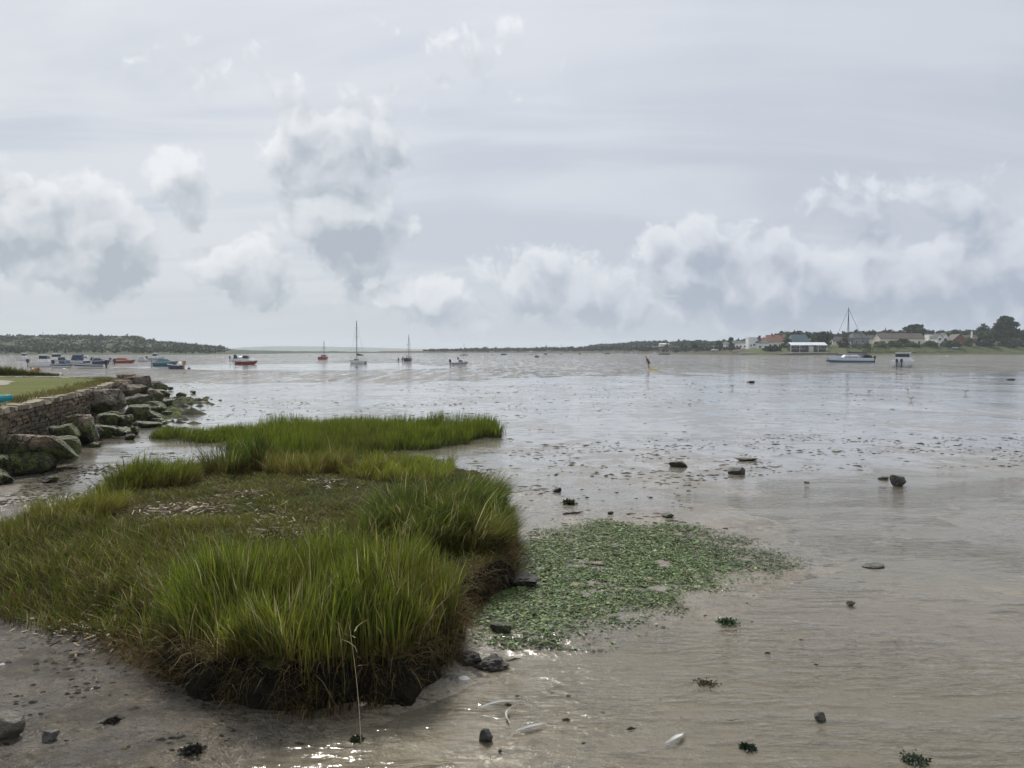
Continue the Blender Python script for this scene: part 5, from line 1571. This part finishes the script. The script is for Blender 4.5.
mb.add(vs, fs).build("board", paint((.64, .56, .12)), bd); MB().box(-.55, -.45, -.03, .03, .101, .26, .6).build("handle", paint(BLACK), bd)
tag(bd, "small yellow board lying on the mud at the person's feet", "board")

# ------------------------------------------------------------------ gulls on the mud
def gull(label, u, v, rz, sc):
    x, y, _ = G(u, v); root = empty("gull", (x, y, max(0, float(mud_h(np.array([x]), np.array([y]))[0]))), rz)
    W_ = paint(WHITE, .7)
    spine = [(-.26, .20, .012, .010), (-.18, .205, .030, .022), (-.08, .20, .060, .058), (.04, .195, .066, .070), (.12, .225, .048, .050), (.155, .275, .032, .034), (.175, .315, .036, .036), (.205, .322, .026, .026), (.225, .318, .010, .010)]
    vs = []
    for px0, pz0, ry, rz_ in spine:
        for k in range(8):
            a = 2 * math.pi * k / 8; vs.append((px0, ry * math.cos(a), pz0 + rz_ * math.sin(a)))
    fs = [(k * 8 + j, k * 8 + (j + 1) % 8, (k + 1) * 8 + (j + 1) % 8, (k + 1) * 8 + j) for k in range(8) for j in range(8)] + [tuple(range(7, -1, -1)), tuple(range(64, 72))]
    bo = mesh_obj("body", [tuple(c * sc for c in p_) for p_ in vs], fs, W_, root, True)
    for sg in (-1, 1):
        wv = [(.10, sg * .055, .23), (.0, sg * .078, .215), (-.16, sg * .045, .215), (-.33, sg * .02, .225), (-.14, sg * .035, .255), (.02, sg * .050, .262)]
        wv2 = [(a, c + sg * .012, d_) for a, c, d_ in wv]
        mesh_obj("wing", [tuple(c * sc for c in p_) for p_ in wv + wv2], [(0, 1, 2, 3, 4, 5), (11, 10, 9, 8, 7, 6)] + [(j, (j + 1) % 6, 6 + (j + 1) % 6, 6 + j) for j in range(6)], paint((.40, .42, .45), .7), root)
        MB().path([(.0, sg * .03 * sc, .16 * sc), (.01, sg * .03 * sc, .07 * sc), (-.005, sg * .03 * sc, 0)], [.008, .006, .006], 5).box(-.01, .05 * sc, sg * .03 * sc - .018, sg * .03 * sc + .018, -.004, .006).build("leg", paint((.45, .20, .10)), root)
    MB().tube((.222 * sc, 0, .318 * sc), (.275 * sc, 0, .306 * sc), .010, .003, 6).build("beak", paint((.55, .30, .06)), root)
    return tag(root, label, "gull", "gulls on the mudflat")


gull("white gull standing alone on the mud left of the yacht's reflection, leftmost gull", 732.5, 389, R(10), .85)
gull("white gull on the wet mud below the twin outboard boat, left of two close together", 869, 394, R(170), .75)
gull("pale gull, farther of the two close together right of the twin outboard boat", 908, 392.5, R(30), .75)
gull("pale gull, nearer of the two close together right of the twin outboard boat", 911, 402, R(200), .8)
gull("white gull standing apart on the mud, rightmost gull", 965.5, 394.5, R(185), .85)

# ------------------------------------------------------------------ stones on the mud
m, b = new_mat("wet_stone")
p = opos(b); tint = b.n('ShaderNodeObjectInfo').outputs['Color']
n2 = b.noise(p, 9, 5, .65); n3 = b.noise(p, 40, 4, .65)
c = b.mix(b.mr(n2, .35, .65), b.mix(1.0, tint, (.5, .5, .5), 'MULTIPLY'), tint)
c = b.mix(b.mr(n3, .55, .7, 0, .6), c, (.03, .032, .018))
pr = b.n('ShaderNodeBsdfPrincipled', Base_Color=c, Roughness=.55, Normal=b.bump(b.m('ADD', n2, n3), 1.0, .02)); b.out(pr.outputs[0])
WETS = m
DKS, BRS, GNS, GYS = (.045, .042, .034), (.075, .066, .050), (.055, .062, .030), (.12, .11, .095)


def mstone(label, u, v, wpx, hpx, col, seed, flat=.0, rz=0.0, sq=.8, name="stone", cat="stone", rough=.10):
    x, y, _ = G(u, v); w = wpx * y / FPX / 2
    h = max(.012, hpx * y / FPX * .62)
    y2 = y + w * sq * .6; x = x * y2 / y
    z = float(mud_h(np.array([x]), np.array([y2]))[0])
    return rock(name, label, cat, (x, y2, max(z, 0) + h * .55), (w * 1.15, w * sq * 1.15, h * 1.25), seed, col, WETS, rz, flat, rough, None, 3)


mstone("dark block with a brown top, left of the three blocks amid the mud", 678.5, 469, 18, 7, BRS, 701, .3)
mstone("black block with a notched top, middle of the three blocks on the mud", 739, 475, 20, 8, DKS, 702, .1, .2, .6)
mstone("long flat brown stone just behind the black notched block", 745, 462.5, 24, 3.4, BRS, 703, .5, .05, .35)
mstone("squarest dark block standing in the pool at the right", 898, 486, 18, 11.5, DKS, 704, .1, .1, .75)
mstone("low weedy lump touching the squarest dark block", 883, 479.5, 14, 3.2, GNS, 705, .3, .0, .6)
mstone("small dark stone in the open mud right of the drooping tussock", 557, 494, 8, 5.5, DKS, 706, .1)
mstone("tiny black stone right of the weed covered lump", 611, 517, 6, 3.4, DKS, 707, .1)
mstone("low weedy stone at the algae patch's far edge", 668, 520, 13, 4.5, GNS, 708, .2)
mstone("flat square slab lying in the shallow pool", 872.5, 568, 24, 3.2, (.10, .098, .085), 709, .9, .6, .72, "slab", "stone slab", .03)
mstone("small rough stone in the pool below the flat square slab", 851, 606.5, 9, 6, BRS, 710, .1)
mstone("round brown stone in the rippled shallows, lower right", 820, 721, 12, 9, BRS, 711, .0)
mstone("dark square lump on the wet ripples below the white feathers", 485, 742, 15, 14, DKS, 712, .1, .4, .8)
mstone("brown boulder cut by the photo's lower left corner", 5, 750, 34, 25, (.13, .12, .09), 713, .0, .2, .8, "stone", "stone", .08)
mstone("small grey stone right of the brown boulder at the lower left corner", 52, 751, 16, 11, GYS, 714, .0, .5)
mstone("flat dark stone on the mud left of the largest tussock's foot", 500, 752, 4, 3, DKS, 716, .2)
mstone("little stone far out in the shallow pool, left of the squarest block", 807, 483, 6, 1.6, BRS, 717, .4)
mstone("lone dark stone at the channel's edge behind the gulls", 750, 383, 9, 2.0, DKS, 718, .4)
mstone("dark stone in the distance at the right edge of the mud", 1011, 380.5, 8, 2.0, DKS, 719, .4)
for k, (u, v, w_, h_) in enumerate([(466, 662, 26, 11), (490, 664, 34, 11)]):
    mstone(["dark peat clod fallen against the largest tussock's right foot", "flaky brown peat clod on the mud right of the largest tussock"][k], u, v + 6, w_, h_, (.030, .024, .016), 730 + k, .4, .3 * k, .8, "peat_clod", "peat clod", .34)
mstone("weedy green clod between the two tussocks' feet beside the algae", 500, 640, 22, 9, (.040, .045, .018), 733, .1, .0, .8, "peat_clod", "peat clod", .25)
mstone("black peat shelf crumbling below the drooping tussock", 523, 594, 30, 13, (.020, .017, .012), 734, .3, .0, .9, "peat_clod", "peat clod", .25)

WEED = leafy("weed_leaves", .5, .15, .3, .3, 12)
def weed(label, u, v, wpx, col, seed, n=420, sz=.010, hmul=.35):
    x, y, _ = G(u, v); w = wpx * y / FPX / 2 * .72; r = np.random.default_rng(seed)
    z = max(0, float(mud_h(np.array([x]), np.array([y]))[0]))
    g = r.normal(size=(n, 3)) * np.array([w * .5, w * .5, w * hmul * .5]); g[:, 2] = np.abs(g[:, 2])
    V, T = foliage_cloud(n, seed, sz, g)
    o = empty("seaweed_clump", (x, y, z)); fast_mesh("fronds", V, None, T, WEED, o, False, np.repeat(vary(col, n, .5, seed), 4, 0))
    return tag(o, label, "seaweed")


weed("green weed covered lump behind the small dark stone", 569, 507, 14, (.045, .055, .022), 801, 420, .02, .7)
weed("small green weed tuft right of the algae patch's lower edge", 727, 623, 24, (.040, .075, .028), 802)
weed("dark green weed tuft at the bottom of the photo, right of the feather by itself", 748, 748, 18, (.030, .050, .028), 803)
weed("grey green weed tuft at the lower right edge of the photo", 914, 761, 30, (.060, .075, .045), 804)
weed("blackish weed heap on the mud at the bottom left", 192, 761, 25, (.022, .020, .016), 805, 500, .011, .3)
weed("dark green weed by the dry reed stem's foot", 357, 740, 14, (.035, .040, .018), 806)
weed("black weed wisp left of the blackish weed heap", 113, 731, 22, (.025, .023, .018), 807, 300, .009, .2)
weed("brown weed scrap lying in the ripples below the small green tuft", 706, 684, 28, (.085, .080, .045), 808, 220, .008, .1)

# ------------------------------------------------------------------ feathers, shells, reed stem, driftwood
FEA = simple("feather_white", (.82, .81, .78), .7, .08, 30); QUI = simple("feather_quill", (.55, .50, .40), .5, .1, 10)
def feather(label, u0, v0, u1, v1, width, bend, seed, col=None):
    a, c_ = Vector(G(u0, v0, .045)), Vector(G(u1, v1, .045)); L = (c_ - a).length
    ang = math.atan2(c_.y - a.y, c_.x - a.x); z = max(float(mud_h(np.array([a.x]), np.array([a.y]))[0]), 0) + .008
    root = empty("feather", (a.x, a.y, z), ang)
    n = 14; vs = []; q = []
    for k in range(n + 1):
        t_ = k / n; x_ = L * t_; yb = bend * L * 4 * t_ * (1 - t_); zz = .006 + .018 * math.sin(math.pi * t_)
        w_ = width * (0 if t_ < .14 else math.sin(math.pi * min(1, (t_ - .14) / .86) ** .7) ** .75) + .001
        vs += [(x_ - w_ * .5, yb - w_ * .75, zz - .004), (x_, yb, zz + .003), (x_ - w_ * .5, yb + w_, zz - .004)]
        q.append((x_, yb, zz + .003))
    fs = [(k * 3 + j, (k + 1) * 3 + j, (k + 1) * 3 + j + 1, k * 3 + j + 1) for k in range(n) for j in (0, 1)]
    ob = mesh_obj("vane", vs, fs, col or FEA, root, True); sm = ob.modifiers.new("thick", 'SOLIDIFY'); sm.thickness = .0015
    MB().path(q, [.003 - .0018 * k / n for k in range(n + 1)], 5).build("quill", QUI, root)
    return tag(root, label, "feather", "feathers on the mud")


feather("long thin white feather curving on the ripples, upper of the group of three", 524, 698, 478, 704, .010, -.10, 1)
feather("short curled cream feather standing on edge between the two white ones", 510, 719, 516, 701, .010, .16, 2, simple("feather_cream", (.50, .46, .38), .7, .1, 20))
feather("white feather with a long bare quill, lower of the group of three", 548, 718, 512, 727, .012, .04, 3)
feather("broad white feather lying by itself on the ripples", 685, 728, 664, 739, .018, .05, 4)
SHL = simple("shell_white", (.62, .60, .55), .45, .15, 20)
def shell(label, u, v, wpx, rz, seed):
    x, y, _ = G(u, v); w = wpx * y / FPX / 2; z = max(float(mud_h(np.array([x]), np.array([y]))[0]), 0)
    vs, fs = [], []; R_, K_ = 5, 14
    for i in range(R_ + 1):
        f = i / R_
        for k in range(K_):
            a = 2 * math.pi * k / K_; rr = f * (1 + .05 * math.cos(7 * a))
            vs.append((w * rr * math.cos(a), w * .62 * rr * math.sin(a), w * .42 * (1 - f ** 2)))
    for i in range(R_):
        for k in range(K_): fs.append((i * K_ + k, (i + 1) * K_ + k, (i + 1) * K_ + (k + 1) % K_, i * K_ + (k + 1) % K_))
    o = mesh_obj("shell", vs, fs, SHL, None, True); o.location = (x, y, z - .002); o.rotation_euler = (.25, .1, rz)
    return tag(o, label, "shell", "shells on the mud")


shell("white oval shell at the peat foot left of the reed stem", 363, 709, 10, .6, 1)
shell("biggest white shell between the peat clods and the upper feather", 464, 680, 13, .2, 2)
shell("cream shell on the debris strewn mud at the lower left", 94, 697, 7, .1, 3)
shell("small white shell at the left edge of the debris strewn mud", 2, 671, 7, .9, 4)
shell("tiny pale shell near the algae's lower edge by the weedy clod", 508, 613, 5, .4, 5)
rs = empty("reed_stem", G(361, 742, .02))
a = Vector((0, 0, 0)); pts = [a + Vector((.01 * k - .004 * k * k * .4, .0 + .012 * k, .082 * k)) for k in range(9)]
MB().path([tuple(Vector((-.009 * k - .0006 * k * k, .03 * k, .075 * k))) for k in range(10)], [.0027 - .00016 * k for k in range(10)], 5).build("stem", simple("dry_straw", (.42, .34, .20), .7, .15, 20), rs)
blades("leaf", np.array([[-.06, .2, .5], [-.05, .17, .42], [-.085, .25, .62], [-.08, .24, .58]]), np.array([.12, .02, .10, .05]), np.array([[-.12, .02], [.14, -.02], [.10, .05], [-.13, -.03]]), np.full(4, .012), np.tile((.40, .33, .19), (4, 1)), np.tile((.46, .38, .22), (4, 1)), leaf_grass, rs, droop=np.full(4, .3))
tag(rs, "single dry straw coloured reed stem leaning against the largest tussock", "reed stem")


def stick(label, u0, v0, u1, v1, r0, col, seed, z=None, name="driftwood"):
    zz = .36 if z is None else z
    a, c_ = Vector(G(u0, v0, zz)), Vector(G(u1, v1, zz)); rr = random.Random(seed)
    g = float(ground_at(np.array([(a.x + c_.x) / 2]), np.array([(a.y + c_.y) / 2]))[0])
    pts = []; n = 7
    for k in range(n):
        t_ = k / (n - 1); q = a.lerp(c_, t_); pts.append((q.x - a.x, q.y - a.y + rr.uniform(-1, 1) * r0, rr.uniform(-.4, .6) * r0))
    o = MB().path(pts, [r0 * (1 - .6 * abs(2 * k / (n - 1) - .8) ** 2) for k in range(n)], 7).build(name, simple("driftwood_" + str(seed), col, .8, .25, 14), None, True)
    o.location = (a.x, a.y, g + r0 * .8)
    return tag(o, label, "driftwood")


stick("pale driftwood piece lying on the marsh bank's bare patch", 183, 513, 205, 506, .035, (.38, .31, .22), 1)
stick("thin dark stick on the green algae patch", 584, 566, 610, 568, .012, (.05, .045, .035), 2, .05)
stick("short dark twig on the mud below the black stones in the middle", 563, 514, 584, 512, .016, (.05, .048, .04), 3, .05)
stick("thin forked twig on the mud beside the flaky peat clod", 506, 656, 522, 653, .008, (.07, .06, .045), 4, .04)
stick("long straw stalk reaching from the drooping tussock down to the algae", 508, 576, 532, 600, .006, (.33, .27, .16), 5, .05)

# wrack on the marsh bank
r = np.random.default_rng(77)
ZN = [(160, 515, 26, 9, 240), (205, 508, 30, 6, 160), (240, 497, 26, 4, 120), (328, 486, 26, 5, 90), (205, 548, 34, 8, 130), (250, 540, 40, 7, 100), (300, 535, 40, 8, 160), (270, 520, 70, 14, 140), (130, 560, 60, 20, 120), (90, 600, 60, 20, 120)]
vs, fs, cc = [], [], []
for zi, (u, v, su, sv, n) in enumerate(ZN):
    for k in range(n):
        a = G(r.normal(u, su * .5), r.normal(v, sv * .5), .36)
        g = float(ground_at(np.array([a[0]]), np.array([a[1]]))[0]) + r.uniform(.012, .06)
        l = r.uniform(.015, .07) if r.uniform() < .8 else r.uniform(.08, .22) * (.45 if zi > 7 else 1); w = r.uniform(.006, .02); t_ = r.uniform(.004, .012); an = r.uniform(0, 6.28); tz = r.normal(0, .25)
        ca, sa = math.cos(an), math.sin(an); b0 = len(vs)
        for dz in (0, t_):
            for fx, fy in ((-1, -1), (1, -1), (1, 1), (-1, 1)):
                vs.append((a[0] + fx * l / 2 * ca - fy * w / 2 * sa, a[1] + fx * l / 2 * sa + fy * w / 2 * ca, g + dz + fx * l * tz * .3))
        fs += [(b0 + 3, b0 + 2, b0 + 1, b0), (b0 + 4, b0 + 5, b0 + 6, b0 + 7), (b0, b0 + 1, b0 + 5, b0 + 4), (b0 + 1, b0 + 2, b0 + 6, b0 + 5), (b0 + 2, b0 + 3, b0 + 7, b0 + 6), (b0 + 3, b0, b0 + 4, b0 + 7)]
        col_ = np.array([(.34, .28, .20), (.46, .42, .34), (.20, .14, .09), (.10, .07, .045), (.06, .045, .03)][r.choice(5, p=[.28, .14, .24, .2, .14])]) * r.uniform(.7, 1.2)
        cc += [col_] * 8
o = mesh_obj("dried_wrack", vs, fs, leafy("wrack", .8, .0, .2, .2, 20), None, False, np.array(cc))
tag(o, "pale and brown dried wrack strewn over the bank's bare patches", "wrack", kind="stuff")

# green algae carpet
ALG = [G(u, v)[:2] for u, v in [(478, 640), (470, 610), (500, 575), (520, 548), (560, 536), (620, 528), (670, 524), (722, 537), (766, 556), (758, 573), (706, 588), (680, 604), (650, 614), (610, 630), (560, 640), (510, 646)]]
x = r.uniform(-.8, 3.6, 380000); y = r.uniform(6.3, 11.2, 380000)
dns = sstep(-.45, .55, sdf(x, y, ALG) + (fbm(x * 1.6, y * 1.6, 4, 91) - .5) * 1.3 - .12 * sstep(1.5, 2.5, x)) * sstep(.22, .44, fbm(x * 4, y * 5, 4, 92))
dns = dns * np.where(x > 2.2, .55, 1)
k = (r.uniform(0, 1, len(x)) < dns * .95) & ((island_h(x, y)[0]) < .02)
x, y = x[k], y[k]; N = len(x)
z = np.maximum(mud_h(x, y), 0) + np.abs(r.normal(0, .007, N)) + .004
V, T = foliage_cloud(N, 93, .0105 * np.exp(np.random.default_rng(2).normal(-.1, .5, N)), np.stack([x, y, z], 1))
V = V.reshape(-1, 4, 3); V[:, :, 2] = z[:, None] + (V[:, :, 2] - z[:, None]) * .28; V[:, :, 2] = np.maximum(V[:, :, 2], np.maximum(mud_h(x, y), 0)[:, None] + .001); V = V.reshape(-1, 3)
tone = sstep(.4, .6, fbm(x * 1.2, y * 1.2, 3, 94))[:, None]
c1 = mixcol([(.140, .205, .060), (.080, .140, .050), (.21, .26, .10), (.045, .055, .030), (.20, .17, .09)], [4, 4, 2, 2, .4], N, .35, 95)
c1 = c1 * (1 - .45 * sstep(2.0, 3.2, x)[:, None]) + np.array((.040, .060, .055)) * .45 * sstep(2.0, 3.2, x)[:, None]
o = fast_mesh("green_algae", V, None, T, WEED, None, False, np.repeat(c1, 4, 0))
tag(o, "bright green algae carpet on the mud right of the marsh bank", "algae", kind="stuff")

# weed scraps over the mudflat
def scraps(N, seed):
    r = np.random.default_rng(seed)
    u = r.uniform(120, 1300, N); v = 372 + 190 * r.uniform(0, 1, N) ** 1.7
    y = 1925.0 / (v - HZ); x = (u - CX) / FPX * y
    dn = sstep(.44, .62, fbm(x * .16, y * .20, 4, 96)) * sstep(.40, .62, fbm(x * .9, y * .8, 3, 97)) * 1.3 + .05
    inpool = sdf(x, y, POOL) > -.2
    inisl = (sdf(x, y, ISLAND) > -.15) | (sdf(x, y, BED) > -.1) | (sdf(x, y, LAWN) > -.4)
    dn = np.where(inpool, 0, dn)
    dn = np.where(y < 12, dn * .35, dn)
    k = (r.uniform(0, 1, N) < dn) & ~inisl & (u < 1250)
    x, y = x[k], y[k]; n = len(x)
    s = np.minimum(np.exp(r.normal(-3.75, .55, n)), .08) * (1 + .010 * y)
    return x, y, s, r


WEED_DULL = leafy('dull_weed', .85, .1, .12, .3, 12)


def flakes(name, label, x, y, s, r, cols, wts, cat, flat=.16, xs=1.5):
    n = len(x); K_ = 7
    ang = np.linspace(0, 2 * math.pi, K_, endpoint=False)[None, :] + r.uniform(0, 1, (n, 1))
    rad = s[:, None] * r.uniform(.45, 1.3, (n, K_))
    z0 = np.maximum(mud_h(x, y), 0)
    rim = np.stack([x[:, None] + rad * np.cos(ang) * xs, y[:, None] + rad * np.sin(ang) * .8, np.repeat((z0 + .003 - np.minimum(.004, s * .05))[:, None], K_, 1)], -1)
    top = np.stack([x, y, z0 + .004 + s * flat * r.uniform(.5, 1.4, n)], -1)[:, None, :]
    V = np.concatenate([rim, top], 1).reshape(-1, 3)
    b0 = (np.arange(n) * (K_ + 1))[:, None]
    T = np.concatenate([b0 + np.array([[j, (j + 1) % K_, K_]]) for j in range(K_)])
    c1 = np.repeat(mixcol(cols, wts, n, .35, 4), K_ + 1, 0)
    o = fast_mesh(name, V, None, T, WEED_DULL, None, False, c1)
    return tag(o, label, cat, kind="stuff")


x, y, s, rr = scraps(26000, 98)
flakes("seaweed_scraps", "dark scraps of seaweed scattered over the wet mudflat", x, y, s, rr, [(.060, .055, .040), (.030, .028, .022), (.080, .090, .040), (.12, .10, .07)], [4, 3, 2, 2], "seaweed")
# litter of weed and peat crumbs on the mud in front of the bank and in the creek
x = r.uniform(-9.5, 2.5, 22000); y = r.uniform(4.3, 16.5, 22000)
dn = sstep(.42, .66, fbm(x * 1.3, y * 1.1, 4, 99)) * np.where(x < -1.2, 1, .05)
dn = np.maximum(dn, .40 * sstep(.44, .62, fbm(x * 4.1, y * 3.7, 3, 123)) * (x < -1.3))
k = (r.uniform(0, 1, len(x)) < dn) & (island_h(x, y)[0] < .03) & (sdf(x, y, LAWN) < -1.2)
flakes("weed_litter", "dark crumbs of weed and peat on the mud round the bank", x[k], y[k], np.minimum(np.exp(r.normal(-4.1, .5, k.sum())), .03) * (1 + .10 * np.maximum(0, y[k] - 7)), r, [(.035, .030, .022), (.020, .018, .014), (.055, .055, .028), (.11, .10, .08)], [4, 4, 1.5, 1.2], "litter", .3, 1.2)
# weedy spit beyond the rocks
x = r.uniform(-22, -8, 9000); y = r.uniform(24, 40, 9000)
u = CX + FPX * x / y; v = HZ + 1925 / y
dn = np.exp(-(((u - 178) / 22) ** 2 + ((v - 395) / 7) ** 2)) + .5 * np.exp(-(((u - 168) / 14) ** 2 + ((v - 412) / 14) ** 2))
k = (r.uniform(0, 1, len(x)) < dn) & (u > 150)
flakes("weedy_spit", "low spit of green brown weed and pebbles running out from the rocks", x[k], y[k], np.exp(r.normal(-2.1, .4, k.sum())), r, [(.050, .060, .020), (.030, .032, .018), (.075, .085, .028)], [4, 4, 2], "seaweed", .5, 1.2)

# ------------------------------------------------------------------ air
hz = MB().box(-4900, 4900, -450, 4800, -4.5, 46).build("haze", None)
m = bpy.data.materials.new("haze_air"); m.use_nodes = True
bb = NB(m.node_tree)
pv = bb.n('ShaderNodeVolumePrincipled', Color=(.80, .87, .95, 1), Density=.00018)
pv.inputs['Anisotropy'].default_value = .2
oo = bb.nt.nodes.new('ShaderNodeOutputMaterial'); bb.nt.links.new(pv.outputs[0], oo.inputs['Volume'])
hz.data.materials.append(m)
tag(hz, "thin pale sea haze over the harbour", "haze", kind="stuff")
